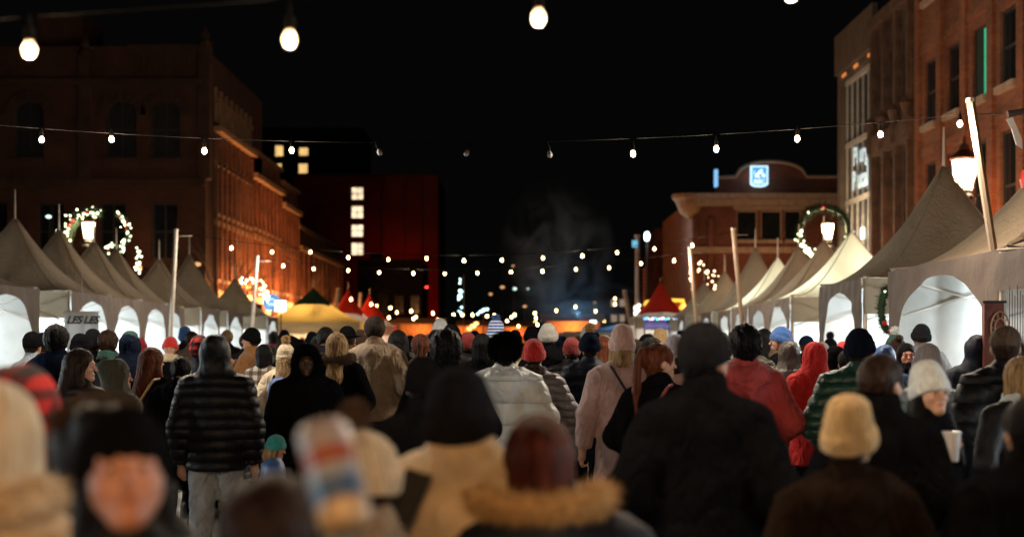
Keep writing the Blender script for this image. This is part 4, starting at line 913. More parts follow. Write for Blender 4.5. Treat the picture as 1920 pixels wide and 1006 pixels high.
def string(label, d, ends, bulbs, m, watts=0, every=1, dead=(), r=1.0, group='festoon light strings over the street', thick=.006, depth=None):
    """bulbs: photo pixels of the bulbs; the cable hangs 9 cm above them between two end points."""
    t = thing('string_lights', label, 'string lights', (0, d, 0), 0, group); bm, so = bulb_mesh(r)
    P_ = []
    for (x, y) in bulbs: p = at(x, y, d); P_.append(Vector((p.x, 0, p.z + .045)))
    e0, e1 = at(*ends[0], d), at(*ends[1], d); pts = [Vector((e0.x, 0, e0.z))] + [p + Vector((0, 0, .08)) for p in sorted(P_, key=lambda v: v.x)] + [Vector((e1.x, 0, e1.z))]
    if ends[2:]: pts = [pts[0], pts[-1]]
    # smooth the cable: least squares parabola
    xs = np.array([p.x for p in pts]); zs = np.array([p.z for p in pts]); c = np.polyfit(xs, zs, 2); X = np.linspace(xs.min(), xs.max(), 50)
    cz = lambda x: float(np.polyval(c, x))
    MB().tube([(x, 0, cz(x)) for x in X], thick, 5).build('cable', CAB, t)
    for k, p in enumerate(P_):
        dd = k in dead; o = link('bulb', bm, DEAD if dd else m, t, (p.x, 0, p.z)); sk = link('socket', so, CAB, o)
        if m is BULB and not dd: link('filament', CACHE[('filament', r)], FILA, o)
        top = cz(p.x)
        if top > p.z + .1: MB().tube([(0, 0, .085), (0, 0, top - p.z)], .004, 4).build('drop_wire', CAB, o)
        if dd: o.rotation_euler.y = (.5, -.15, -.35)[k % 3]; o['label'] = 'unlit clear bulb'
        if watts and not dd and k % every == 0: lamp('bulb_glow', (p.x, 0, p.z - .09), watts * every, WARM if d < 8 else (1, .84, .66), 0, t)
    return t
string('nearest blurred string of large bulbs crossing the top of the view', 4.4, ((-300, 40), (2200, -90)), [(-420, 150), (55, 108), (543, 88), (1010, 48), (1483, 0), (1950, -60)], BULBN, 26, thick=.0014, r=.8)
string('sharp string with its middle bulbs unlit, crossing above the crowd', 13.0, ((-150, 220), (1822, 212)), [(-90, 262), (78, 266), (209, 265), (383, 287), (547, 286), (710, 290), (877, 292), (1030, 294), (1187, 292), (1343, 283), (1495, 264), (1651, 256), (1800, 236)], BULB, 85, dead=(5, 6, 7), r=.9, thick=.003)
string('third string hung between the two leaning poles, the upper far row of bulbs', 29.5, ((330, 434), (1375, 432)), [(434, 466), (510, 474), (582, 474), (653, 484), (728, 488), (800, 486), (870, 490), (941, 489), (1018, 485), (1092, 481), (1157, 475), (1227, 468), (1298, 461)], BULBF, 40, 3, r=1.0)
string('fourth string just under the third, the lower of two far rows', 36.0, ((481, 482), (1294, 468)), [(531, 499), (588, 505), (653, 508), (711, 512), (775, 513), (834, 514), (895, 513), (958, 511), (1017, 509), (1080, 506), (1142, 503), (1202, 495), (1264, 489)], BULBF, 40, 4, r=1.05)
string('fifth string low over the far crowd behind the yellow marquee', 62, ((633, 542), (1172, 545)), [(658, 561), (696, 570), (732, 577), (771, 583), (812, 587), (850, 590), (886, 590), (927, 591), (965, 590), (1003, 587), (1043, 582), (1079, 575), (1117, 583), (1153, 570)], BULBF, 50, 5, r=1.7, thick=.006)
string('farthest string low above the distant heads at the end of the street', 92, ((676, 551), (1160, 555)), [(676, 557), (706, 573), (744, 585), (780, 594), (972, 611), (1008, 608), (1047, 601), (1083, 594), (1153, 559)], BULBF, 60, 4, r=2.1, thick=.006)
string('string of festoon bulbs strung behind the photographer between two posts', -4.0, ((960, 638), (960, 638), 0), [], BULB) if False else None
string('amber string low behind the red and white marquees', 75, ((560, 590), (1140, 588)), [(572 + 47 * k + (k * 37 % 19), 600 - (k * 53 % 11)) for k in range(12)], BULBF, 30, 6, r=1.9, thick=.006)
string('lowest amber string almost touching the distant heads', 118, ((600, 596), (1130, 598)), [(600 + 23 * k + (k * 29 % 13), 611 - (k * 31 % 13)) for k in range(24)], BULBF, 40, 6, r=2.5, thick=.006)
# unseen string added behind the camera for warm frontal light
tb = thing('string_lights', 'unseen festoon string added behind the viewpoint for frontal light', 'string lights', (0, -3.5, 0), 0, 'festoon light strings over the street')
MB().tube([(-6, 0, 3.6), (-3, 0, 3.3), (0, 0, 3.2), (3, 0, 3.3), (6, 0, 3.6)], .005, 5).build('cable', CAB, tb)
for k in range(9): x = -4.8 + 1.2 * k; z = 3.13 + .011 * x * x; o = link('bulb', bulb_mesh()[0], BULB, tb, (x, 0, z)); link('filament', CACHE[('filament', 1.0)], FILA, o); link('socket', bulb_mesh()[1], CAB, o); lamp('bulb_glow', (x, 0, z - .09), 13, (1, .74, .46), 0, tb)
# ---------------------------------------------------------------- leaning poles
def pole(label, x0, y0, x1, y1, d, r=.035, m=METAL, arm_=True):
    a = at(x0, y0, d); b = at(x1, y1, d); k = (a.z) / (a.z - b.z); fx = a.x + (b.x - a.x) * k
    t = thing('pole', label, 'pole', (fx, d, 0), 0, 'slim leaning poles that carry the strings')
    MB().tube([(0, 0, 0), (a.x - fx, 0, a.z)], [r, r], 8).build('shaft', m, t)
    if arm_: MB().tube([(a.x - fx, 0, a.z - .12), (a.x - fx + .32, .1, a.z - .10)], .008, 5).build('arm', METAL, t)
    MB().lathe([(.13, 0), (.13, .02), (.05, .03), (.05, .12)], 10).build('foot', METAL, t)
    MB().lathe([(r * 1.15, -.01), (r * 1.15, .03), (.002, .04)], 8, (a.x - fx, 0, a.z)).build('cap', METAL, t)
    return t
PW = mat('pole_wood', (.30, .22, .15), .6, var=.2, vscale=8, st=(1, 1, .2))
pole('tall slim pole leaning left beside the near right marquee and lantern', 1820, 190, 1878, 570, 13.05, .04, PW)
pole('slim pole leaning right among the left marquees', 330, 432, 322, 590, 29.5, .045)
pole('slim pole left of centre by the last dark left marquee', 482, 481, 473, 605, 36, .045)
pole('pole leaning left in front of the tall warm right marquee', 1375, 430, 1390, 590, 29.5, .045, PW)
pole('pole with a dotted light string beside it at the far right marquees', 1294, 466, 1305, 590, 36, .05, PW)
pole('stubby leaning pole above the crowd at right of centre', 1171, 545, 1181, 602, 62, .09, PW, False)
pole('pole standing behind the tan hoodie between yellow and red marquees', 634, 541, 629, 592, 62, .08, PW, False)
pole('thin pole right of the red and white marquees', 676, 550, 673, 592, 90, .1, METAL, False)
# ---------------------------------------------------------------- lantern posts
LG = mat('lantern_glass', (1, .85, .6), emit=5.5, ecol=(1, .80, .52), var=.25, vscale=2)
LGN = mat('lantern_glass_near', (1, .9, .75), emit=1.5, ecol=(1, .90, .76), var=.35, vscale=3)
def lantern(label, x, ybot, d, h, watts, gm, xo=0):
    b = at(x, ybot, d); t = thing('street_lamp', label, 'street lamp', (b.x, d, 0), R(22), 'lantern posts')
    z = b.z; w0, w1 = h * .26, h * .40
    MB().lathe([(.16, 0), (.16, .25), (.09, .4), (.075, 1.2), (.05, z - .45), (.05, z - .3)], 10).build('post', IRON, t)
    MB().lathe([(.05, z - .32), (.16, z - .28), (.18, z - .24), (.12, z - .18), (.15, z - .1), (w0 * .9, z - .05), (w0, z)], 10).build('collar', IRON, t)
    mb = MB()
    for a in range(4): an = a * math.pi / 2; c, s_ = math.cos(an), math.sin(an); mb.tube([(c * .14, s_ * .14, z - .25), (c * .22, s_ * .22, z - .2), (c * .24, s_ * .24, z - .12)], .012, 4)
    mb.build('scrolls', IRON, t)
    mb = MB(); n = 8
    for k in range(n):
        a0, a1 = 2 * math.pi * k / n, 2 * math.pi * (k + 1) / n
        mb.poly([(w0 * math.cos(a0), w0 * math.sin(a0), z), (w0 * math.cos(a1), w0 * math.sin(a1), z), (w1 * math.cos(a1), w1 * math.sin(a1), z + h), (w1 * math.cos(a0), w1 * math.sin(a0), z + h)])
    mb.build('glass', gm, t); mb = MB()
    for k in range(n): a0 = 2 * math.pi * k / n; mb.tube([(w0 * 1.02 * math.cos(a0), w0 * 1.02 * math.sin(a0), z), (w1 * 1.02 * math.cos(a0), w1 * 1.02 * math.sin(a0), z + h)], .013 * h / .6, 4)
    mb.build('glazing_bars', IRON, t)
    MB().lathe([(w1 * 1.12, z + h), (w1 * 1.15, z + h + .03), (w1 * .8, z + h * 1.2), (w1 * .45, z + h * 1.36), (w1 * .4, z + h * 1.5), (w1 * .15, z + h * 1.55), (.02, z + h * 1.8)], 12).build('hood', mat('lantern_hood', (.10, .035, .02), .5, metal=.4), t)
    for k in range(4): a0 = math.pi / 4 + k * math.pi / 2; lamp('lantern_glow', (math.cos(a0) * w1 * 1.5, math.sin(a0) * w1 * 1.5, z + h * .5), watts / 4, (1, .74, .46), 0, t)
    return t
lantern('large glowing lantern beside the brick building at the upper right', 1808, 357, 23.6, .50, 420, LGN)
lantern('glowing lantern inside the wreath above the left marquees', 166, 447, 45, .5, 240, LG)
lantern('smaller lantern ringed by a wreath above the right marquees', 1552, 448, 45, .47, 300, LG)
# ---------------------------------------------------------------- greenery with fairy lights
GR = mat('fir_green', (.015, .045, .015), .8, var=.4, vscale=20); FL = mat('fairy_light', (1, .9, .6), emit=7, ecol=(.95, 1, .62), var=0); RL = mat('bow_red', (.45, .01, .01), .6); FO = mat('fairy_light_amber', (1, .7, .4), emit=6, ecol=(1, .72, .42), var=0)
def star(mb, p, r):
    n = len(mb.v); mb.v += [(p[0] + a * r, p[1] + b * r, p[2] + c * r) for a, b, c in ((1, 0, 0), (-1, 0, 0), (0, 1, 0), (0, -1, 0), (0, 0, 1), (0, 0, -1))]
    mb.f += [tuple(n + i for i in q) for q in ((0, 2, 4), (2, 1, 4), (1, 3, 4), (3, 0, 4), (2, 0, 5), (1, 2, 5), (3, 1, 5), (0, 3, 5))]
def star_mesh():
    if ('star',) not in CACHE: mb = MB(); star(mb, (0, 0, 0), 1); CACHE[('star',)] = mesh('fairy_light', mb.v, mb.f)
    return CACHE[('star',)]
def garland(name, label, cat, loc, pts, r, nl, lr, lm=FL, green=True, reds=0, jit=1.0, stand=None):
    t = thing(name, label, cat, loc); rs = random.Random(int(nl * 7 + r * 100)); pts = [Vector(p) for p in pts]
    def rp():
        i = rs.randrange(len(pts) - 1); return pts[i].lerp(pts[i + 1], rs.random())
    if green:
        mb = MB(); mb.tube(pts, r * .45, 6)
        for _ in range(int(60 * len(pts))):
            c = rp(); d = Vector((rs.gauss(0, 1), rs.gauss(0, 1), rs.gauss(0, 1))).normalized(); s_ = d.orthogonal().normalized() * r * .09; mb.poly([c + d * r * .2 - s_, c + d * r * .2 + s_, c + d * r * (1 + .5 * rs.random())])
        mb.build('fir_sprigs', GR, t)
    for _ in range(nl): mb = star_mesh(); c = rp() + Vector((rs.gauss(0, 1), rs.gauss(0, 1) - .8, rs.gauss(0, 1))) * r * .55 * jit; o = link('fairy_light', mb, lm, t, c); o.scale = [lr * (.5 + .5 * rs.random())] * 3
    if reds:
        for _ in range(reds): c = rp(); MB().lathe([(.01, -.35 * r), (.3 * r, -.2 * r), (.37 * r, 0), (.3 * r, .2 * r), (.01, .35 * r)], 8, (c.x, c.y - r * .8, c.z)).build('red_bauble', RL, t)
    if stand: MB().tube(stand, .03, 6).build('stand', IRON, t)
    return t
c = at(178, 450, 44.6)
arc = lambda cx, cz, rx, rz, a0, a1, n=16: [(cx + rx * math.cos(R(a)), 0, cz + rz * math.sin(R(a))) for a in np.linspace(a0, a1, n)]
garland('wreath', 'fir wreath of fairy lights around the left lit lantern', 'wreath', (c.x, 44.8, c.z), arc(-.15, -.1, .85, 1.0, 70, 235), .2, 50, .036, reds=5)
c2 = at(218, 435, 44.6)
garland('light_decoration', 'curled fairy light decoration with red bow right of the left lantern', 'light decoration', (c2.x, 44.7, c2.z), [(-.35, 0, -.9), (-.2, 0, -.4), (.2, 0, -.55), (.35, 0, -.1), (.3, 0, .45), (-.05, 0, .55)], .13, 50, .036, reds=5)
c3 = at(256, 492, 44.6)
garland('light_decoration', 'short vertical strip of pale lights left of the fifth left marquee', 'light decoration', (c3.x, 44.7, c3.z), [(0, 0, .4), (.05, 0, 0), (0, 0, -.35)], .08, 16, .05, stand=[(0, .1, -c3.z), (0, .1, .4)])
c4 = at(1548, 436, 44.4)
garland('wreath', 'fir wreath around the right lantern with lights on its left side', 'wreath', (c4.x, 44.6, c4.z), arc(0, 0, .78, .82, 0, 360, 26), .2, 9, .035, reds=5)
garland('light_decoration', 'cluster of fairy lights on the left of the right wreath', 'light decoration', (c4.x, 44.45, c4.z), arc(0, 0, .78, .82, 175, 255), .12, 34, .05, green=False)
c5 = at(478, 545, 50)
garland('light_decoration', 'swag of pale fairy lights above the last left marquee', 'light decoration', (c5.x, 50.5, c5.z), [(-.6, 0, .4), (-.3, 0, .42), (.1, 0, .3), (.3, 0, 0), (.35, 0, -.35)], .12, 34, .055, green=False)
c6 = at(1315, 512, 46)
garland('light_decoration', 'dotted arch of amber bulbs beside the far right pole', 'light decoration', (c6.x, 46, c6.z), [(-.35, 0, .55), (-.33, 0, 0), (-.3, 0, -.6)], .05, 13, .045, lm=FO, green=False)
garland('light_decoration', 'scattered amber dots trailing right of the far right pole', 'light decoration', (c6.x, 46.2, c6.z), [(-.1, 0, .3), (.15, 0, .1), (.3, 0, 0), (.45, 0, -.35)], .16, 18, .045, lm=FO, green=False)
garland('wreath', 'green wreath hanging on the post between the two near right marquees', 'wreath', tuple(at(1668, 580, 17.0)), arc(0, 0, .10, .26, 0, 360, 16), .085, 3, .012, reds=2)
BLD = mat('cold_star', (.7, 1, .95), emit=4.5, ecol=(.55, .95, 1), var=0)
c7 = at(866, 552, 80)
garland('light_decoration', 'vertical ladder of cold white lights in the far centre', 'light decoration', (c7.x, 80, c7.z), [(-.1, 0, 1.1), (-.1, 0, -1.1)], .1, 18, .075, lm=BLD, green=False, stand=[(.1, .1, -c7.z), (.1, .1, 1.1)])
c8 = at(906, 583, 80)
garland('light_decoration', 'small cluster of greenish white lights left of the striped hat', 'light decoration', (c8.x, 80.5, c8.z), [(-.4, 0, -.1), (.3, 0, .15)], .08, 9, .1, lm=BLD, green=False, stand=[(.0, .1, -c8.z), (.0, .1, .1)])
# coloured bulbs stall
CB = thing('stall_sign', 'stall board edged with a row of coloured bulbs under the red marquee', 'stall sign', tuple(at(1243, 604, 54)))
MB().box((-.72, 0, -.28), (.72, .06, .1)).build('board', mat('purple_board', (.12, .10, .25), .6, emit=.12, ecol=(.3, .3, .9)), CB)
mb = MB(); [mb.box((-.66 + k * .1, -.02, -.22), (-.62 + k * .1, -.002, -.05)) for k in range(13)]; mb.build('lettering_bars', mat('board_pale', (.4, .38, .6), .6, emit=.4, ecol=(.45, .4, .9)), CB)
MB().tube([(-.7, .03, -2.2), (-.7, .03, -.28)], .03).tube([(.7, .03, -2.2), (.7, .03, -.28)], .03).build('stand', IRON, CB)
for j, (nm, c_) in enumerate((('blue', (.15, .35, 1)), ('green', (.1, 1, .6)), ('pink', (1, .3, .6)), ('white', (1, 1, 1)))):
    mb = MB(); [star(mb, (-.7 + .1 * k, -.03, .14 + .02 * math.sin(k * 2.1)), .04) for k in range(j, 15, 4)]; mb.build('coloured_bulbs', mat('bulb_' + nm, c_, emit=5, ecol=c_, var=0), CB)
YS = thing('stall_sign', 'yellow and red lit fairground sign behind the red marquee', 'stall sign', tuple(at(1243, 572, 60)))
mb = MB(); mb.tube([(-.75, 0, .12), (-.4, 0, .22), (0, 0, .14), (.4, 0, .22), (.9, 0, .2)], .07, 6); mb.tube([(.9, 0, .15), (.6, 0, -.35)], .06, 6); mb.tube([(-.75, 0, .1), (-.6, 0, -.6)], .08, 6); mb.build('yellow_tubes', mat('yellow_neon', (1, .7, .1), emit=1.3, ecol=(1, .62, .06), var=0), YS)
MB().box((-.7, .05, -.7), (.8, .12, .15)).build('red_panel', mat('red_panel', (.4, .05, .02), .6, emit=.1, ecol=(1, .12, .02)), YS); MB().tube([(0, .1, -3), (0, .1, 0)], .05).build('stand', IRON, YS)
# round blue sign, lit box sign
p = at(510, 567, 55); BS = thing('round_sign', 'round blue lit sign over the last left marquee', 'sign', (p.x, 55, p.z))
mb = MB(); mb.lathe([(.001, -.05), (.34, -.05), (.34, .05), (.001, .05)], 24); mb.v = [(x, z, y) for x, y, z in mb.v]; mb.build('disc', mat('blue_disc', (.1, .3, .7), emit=.5, ecol=(.12, .38, .8), var=.4, vscale=4), BS)
mb = MB(); mb.tube([(-.18, -.07, .1), (0, -.07, .16), (.16, -.07, .08)], .03, 5); mb.tube([(-.16, -.07, -.05), (.16, -.07, -.08)], .03, 5); mb.build('pale_marks', mat('disc_mark', (.6, .8, 1), emit=.8, ecol=(.6, .8, 1), var=0), BS); MB().tube([(0, .1, -p.z), (0, .1, 0)], .04).build('stand', IRON, BS)
p = at(526, 573, 54.5); BX = thing('box_sign', 'small square sign glowing white just right of the round blue sign', 'sign', (p.x, 54.5, p.z))
MB().box((-.2, -.08, -.2), (.2, .08, .2)).build('light_panel', mat('box_lit', (1, .9, .7), emit=4, ecol=(1, .86, .6), var=0), BX); MB().box((-.22, -.06, .2), (.22, .1, .24)).build('lid', IRON, BX); MB().tube([(0, .06, -p.z), (0, .06, -.2)], .03).build('stand', IRON, BX)
lamp('sign_glow', (p.x, 53.9, p.z), 30, (1, .8, .5))
# pale column + round lamps right of centre
p = at(1195, 440, 75); PL = thing('pillar', 'tall pale grey pillar with a glowing foot right of centre', 'pillar', (p.x, 75, 0)); hz = p.z
MB().lathe([(.3, 0), (.3, .4), (.14, .5), (.12, hz - .2), (.18, hz)], 10).build('shaft', mat('pillar_grey', (.35, .35, .36), .6), PL)
mb = MB(); [star(mb, (.12 * math.cos(k * 2.1) - .05, -.25, 2.9 + .09 * k), .11) for k in range(7)]; mb.build('foot_lights', mat('warm_glow', (1, .8, .6), emit=3, ecol=(1, .82, .62), var=0), PL)
MB().box((-.28, -.2, hz - .65), (.0, .0, hz - .3)).build('blue_box', mat('blue_small', (.1, .4, .6), emit=.8, ecol=(.15, .55, .8), var=0), PL)
p = at(1213, 443, 72); OL = thing('street_lamp', 'oval cold white lamp head above the pale pillar', 'street lamp', (p.x, 72, 0))
mb = MB(); mb.lathe([(.01, -.24), (.1, -.2), (.14, -.05), (.14, .08), (.09, .2), (.01, .24)], 12, (0, 0, p.z)); mb.build('lamp_head', mat('cold_lamp', (.8, 1, 1), emit=4, ecol=(.7, .95, 1), var=0), OL); MB().tube([(0, 0, 0), (0, 0, p.z - .2)], [.08, .04]).build('post', IRON, OL); lamp('lamp_glow', (p.x, 71.4, p.z), 120, (.75, .95, 1))
p = at(1209, 470, 74); BP = thing('banner_post', 'slim reddish banded post behind the pale pillar', 'post', (p.x, 74, 0))
mb = MB(); mb.tube([(0, 0, 0), (0, 0, 5.4)], .1, 8); mb.build('post', mat('red_banded', (.2, .05, .03), .7, pattern=pat_rows(((.30, .09, .05), (.10, .03, .02)), 5)), BP)
# far assorted lights of the street end: lamps on short posts
FP = [(920, 551, 'amber', 120, .16), (942, 538, 'amber', 130, .22), (965, 541, 'cold', 130, .2), (990, 541, 'cold', 150, .12), (962, 498, 'amber', 120, .12), (984, 574, 'amber', 100, .14), (1115, 567, 'amber', 100, .09), (1045, 612, 'orange', 70, .18), (1052, 603, 'orange', 70, .14), (1084, 615, 'orange', 70, .16), (1123, 618, 'orange', 70, .14), (887, 611, 'orange', 70, .15), (893, 606, 'orange', 80, .14), (880, 616, 'orange', 70, .12), (970, 623, 'red', 60, .11), (976, 626, 'red', 60, .11), (800, 538, 'red', 120, .14), (1305, 571, 'cold', 48, .05), (91, 406, 'cold', 50, .1), (370, 495, 'amber', 55, .14), (672, 600, 'orange', 75, .12), (640, 606, 'orange', 75, .12)]
LC = {'amber': (1, .5, .22), 'cold': (.7, 1, .95), 'orange': (1, .45, .12), 'red': (1, .06, .03)}
PLC = {0: 'above the tan hoodie'}
for k, (x, y, c_, d, r) in enumerate(FP):
    p = at(x, y, d); t = thing('street_light', '%s street light %s, %s the smoke' % ({'amber': 'dull amber', 'cold': 'cold white', 'orange': 'bright orange', 'red': 'small red'}[c_], 'high up' if y < 560 else 'just above the distant heads', 'far left of' if x < 820 else 'left of' if x < 1020 else 'below and right of'), 'street light', (p.x, d, 0), 0, 'distant %s street lights' % c_)
    mb = MB(); mb.lathe([(.01, -r * .6), (r * .8, -r * .4), (r, 0), (r * .8, r * .4), (.01, r * .6)], 10, (0, 0, p.z)); mb.build('lamp_head', mat('far_' + c_, LC[c_], emit={'amber': .8, 'cold': 1.5, 'orange': 5, 'red': 4}[c_], ecol=LC[c_], var=0), t); MB().tube([(0, .1, 0), (0, .1, p.z - r * .5)], .03).build('post', IRON, t)
# wall lamps added to wash the left facades in orange
for k, y in enumerate((62.5, 66, 69.5, 73, 77, 82, 88, 95, 103)):
    t = thing('added_wall_lamp', 'added orange wall lamp low on the left terrace, one of a row', 'wall lamp', (-12.55, y, 3.05), 0, 'added orange wall lamps along the left terrace')
    MB().box((-.45, -.04, -.04), (0, .04, .04)).build('bracket', IRON, t); MB().lathe([(.03, .2), (.12, .1), (.14, 0), (.1, -.12), (.02, -.16)], 10).build('shade', mat('amber_shade', (1, .5, .2), emit=2, ecol=(1, .42, .12), var=0), t)
    lamp('added_wall_glow', (.35, 0, .35), (240, 800, 900, 880, 720, 560, 240, 180, 130)[k], (1, .38, .12), 0, t)
for k, y in enumerate((59.0,)):
    t = thing('added_wall_lamp', 'added orange wall lamp at the foot of the dark corner block', 'wall lamp', (-15.5, y, 4.6)); MB().box((-.04, 0, -.04), (.04, 1.0, .04)).build('bracket', IRON, t); MB().lathe([(.03, .2), (.12, .1), (.14, 0), (.1, -.12), (.02, -.16)], 10).build('shade', MC['amber_shade'], t); lamp('added_wall_glow', (0, -1.0, .3), 35, (1, .42, .15), 0, t)  # lamp added to light the corner block
for k, (y, w_) in enumerate(((18, 60), (22.5, 130), (27, 130), (31.5, 140), (36, 100), (40.5, 60), (46, 50))):  # wall lamps added to warm the right facades
    t = thing('added_wall_lamp', 'added shaded orange wall lamp behind the right marquees', 'wall lamp', (10.55, y, 3.2), 0, 'added orange wall lamps behind the right marquees')
    MB().box((0, -.04, -.04), (.45, .04, .04)).build('bracket', IRON, t); MB().lathe([(.03, .2), (.12, .1), (.14, 0), (.1, -.12), (.02, -.16)], 10).build('shade', MC['amber_shade'], t)
    lamp('added_wall_glow', (-.45, 0, .5), w_, (1, .40, .14), 0, t)
t = thing('added_wall_lamp', 'added wall lamp lighting the bank front', 'wall lamp', (12.6, 68.5, 4.6)); MB().box((-.04, 0, -.04), (.04, 1.5, .04)).build('bracket', IRON, t); MB().lathe([(.03, .2), (.12, .1), (.14, 0), (.1, -.12), (.02, -.16)], 10).build('shade', MC['amber_shade'], t); lamp('added_wall_glow', (0, -1.6, .6), 130, (1, .5, .22), 0, t)  # lamp added to brighten the bank front
t = thing('added_wall_lamp', 'added orange lamp by the left corner of the bank', 'wall lamp', (8.2, 68, 3.2)); MB().box((0, 0, -.04), (.7, .04, .04)).build('bracket', IRON, t); MB().lathe([(.03, .2), (.12, .1), (.14, 0), (.1, -.12), (.02, -.16)], 10).build('shade', MC['amber_shade'], t); lamp('added_wall_glow', (-.3, -.4, .4), 120, (1, .42, .12), 0, t)  # second lamp added for the bank corner
# bare trees with uplights
def bare_tree(label, x, d, h, seed, upl=0):
    rs = random.Random(seed); X = (x - 960) * d / F; t = thing('bare_tree', label, 'tree', (X, d, 0)); mb = MB(); MB().tube([(0, 0, 0), (.04, 0, h * .3), (0, 0, h * .45)], [.13, .1, .085], 8).build('trunk', mat('bark', (.14, .09, .06), .9, bump=.5), t)
    def br(p, dr, L, r, n):
        q = p + dr * L * .5 + Vector((rs.gauss(0, .04), rs.gauss(0, .04), .02)); e = p + dr * L; mb.tube([p, q, e], [r, r * .8, r * .55], 5, False)
        if n:
            for _ in range(3): d2 = (dr + Vector((rs.gauss(0, .5), rs.gauss(0, .5), rs.gauss(.15, .3)))).normalized(); br(p + dr * L * rs.uniform(.55, 1), d2, L * rs.uniform(.55, .8), r * .55, n - 1)
    for k in range(5): a = k * 1.26 + rs.random(); br(Vector((0, 0, h * (.36 + .02 * k))), Vector((math.cos(a) * .5, math.sin(a) * .5, 1)).normalized(), h * .27, .05, 3)
    mb.build('branches', MC['bark'], t)
    if upl:
        mb = MB(); [star(mb, (.1 * math.cos(k), .1 * math.sin(k) - .05, 1.6 + k * .09), .05) for k in range(18)]; mb.build('fairy_lights', mat('trunk_lights', (1, .85, .6), emit=4, ecol=(1, .82, .55), var=0), t); lamp('trunk_glow', (0, -.5, 2.4), upl, (1, .7, .4), 0, t)
bare_tree('bare tree with a glowing trunk behind the tall pale left marquee', 425, 56, 5.6, 3, 60)
bare_tree('bare tree left of the pole among the left marquees', 300, 50, 4.6, 8)
bare_tree('bare tree faintly lit behind the red and white marquees', 560, 88, 6.5, 5)
# right edge things: bracket, red lantern, round emblem panel, hanging goods
b = at(1893, 218, 14.0); t = thing('wall_bracket', 'curved dark metal bracket with a pale blade at the right edge', 'bracket', (b.x, 14.0, b.z))
MB().tube([(-.02, 0, .02), (.15, 0, .05), (.6, 0, .04), (6.0, 0, .1)], [.035, .03, .04, .04], 8).build('arm', IRON, t)
mb = MB(); mb.v = [(x, y, z) for y in (0, .02) for x, z in ((-.03, -.03), (.03, 0), (.12, -.22), (.13, -.32), (.07, -.28), (.02, -.12))]; mb.f = [(0, 1, 2, 3, 4, 5), (11, 10, 9, 8, 7, 6)] + [(i, (i + 1) % 6, (i + 1) % 6 + 6, i + 6) for i in range(6)]; mb.build('blade', mat('pale_blade', (.3, .27, .25), .3, metal=.5), t)
MB().lathe([(.01, -.12), (.08, -.09), (.1, 0), (.08, .09), (.01, .12)], 12, (.2, 0, -.62)).tube([(.2, 0, .04), (.2, 0, -.5)], .008).build('red_ball', mat('red_ball', (.3, .02, .01), .4), t)
MB().tube([(.28, 0, .04), (.32, 0, -.3), (.27, 0, -.45)], [.03, .06, .03]).build('ornament', mat('brown_orn', (.14, .06, .04), .6), t)
MB().tube([(6.0, 0, -b.z), (6.0, 0, .3)], .06).build('stand', IRON, t)
p = at(1863, 568, 11.6); t = thing('display_panel', 'dark red upright panel with a carved round emblem by the near right marquee', 'display panel', (p.x, 11.6, 0))
MB().box((-.075, 0, 0), (.085, .05, p.z)).build('panel', mat('oxblood_panel', (.16, .035, .02), .5, bump=.2), t); MB().box((-.09, -.02, p.z), (.10, .07, p.z + .02)).build('top_rail', IRON, t)
mb = MB()
for r in (.105, .06): mb.tube([(.05 + r * math.cos(a) * .72, -.01, p.z - .20 + r * math.sin(a) * 1.25) for a in np.linspace(0, 2 * math.pi, 20)], .008, 5)
for k in range(10): a = k * .628; mb.tube([(.05 + .06 * .72 * math.cos(a), -.01, p.z - .2 + .06 * 1.25 * math.sin(a)), (.05 + .1 * .72 * math.cos(a), -.01, p.z - .2 + .1 * 1.25 * math.sin(a))], .006, 4)
mb.build('emblem', mat('carved_tan', (.42, .24, .14), .5), t)
for k in range(7):
    p = at(1893 + k * 5, 640 + (k % 3) * 9, 10.2 - .1 * (k % 2)); cc = ('black', 'silver', 'brown', 'cream', 'red', 'black', 'silver')[k]
    t = thing('trinket', '%s trinket hanging in the rightmost stall, %s' % (cc, ('nearest the red panel', 'above its neighbour', 'between two black ones', 'longest of the row', 'the only red one', 'short and dark', 'at the frame edge')[k]), 'trinket', (p.x, 10.2 - .1 * (k % 2), p.z), 0, 'goods hanging in the rightmost stall')
    MB().tube([(0, 0, .4), (0, 0, .05)], .003, 4).build('cord', IRON, t); MB().lathe([(.004, -.09), (.014, -.06), (.018, 0), (.01, .04), (.003, .06)], 8).build('pendant', mat('trinket_' + cc, C[cc], .4), t)
BN = thing('sales_banner', 'white hanging banner with black slanted letters LES, printed twice, by the left marquees', 'banner', tuple(at(152, 600, 23.6)))
wb = mat('banner_white', (.50, .52, .52), .7, bump=.2, bscale=4, trans=.2)
mb = MB(); n = 16
for i in range(n + 1): x = -.28 + .56 * i / n; mb.v += [(x, .015 * math.sin(i * .9) + (.03 if i > 8 else 0), z) for z in (-.42, -.2, .0, .13)]
for i in range(n): mb.f += [(i * 4 + j, i * 4 + 4 + j, i * 4 + 5 + j, i * 4 + 1 + j) for j in range(3)]
mb.build('cloth', wb, BN, True); ink = mat('black_ink', (.008, .008, .008), .6, var=0)
for x in (-.11, .17):
    o = text('LES', 'lettering', ink, BN, (x, -.035, .0), .17, (R(90), 0, 0), .35, .006)
MB().tube([(-.3, .02, .14), (.3, .02, .14)], .012).tube([(0, .05, .14), (0, .05, 1.0)], .006).build('rail', METAL, BN)
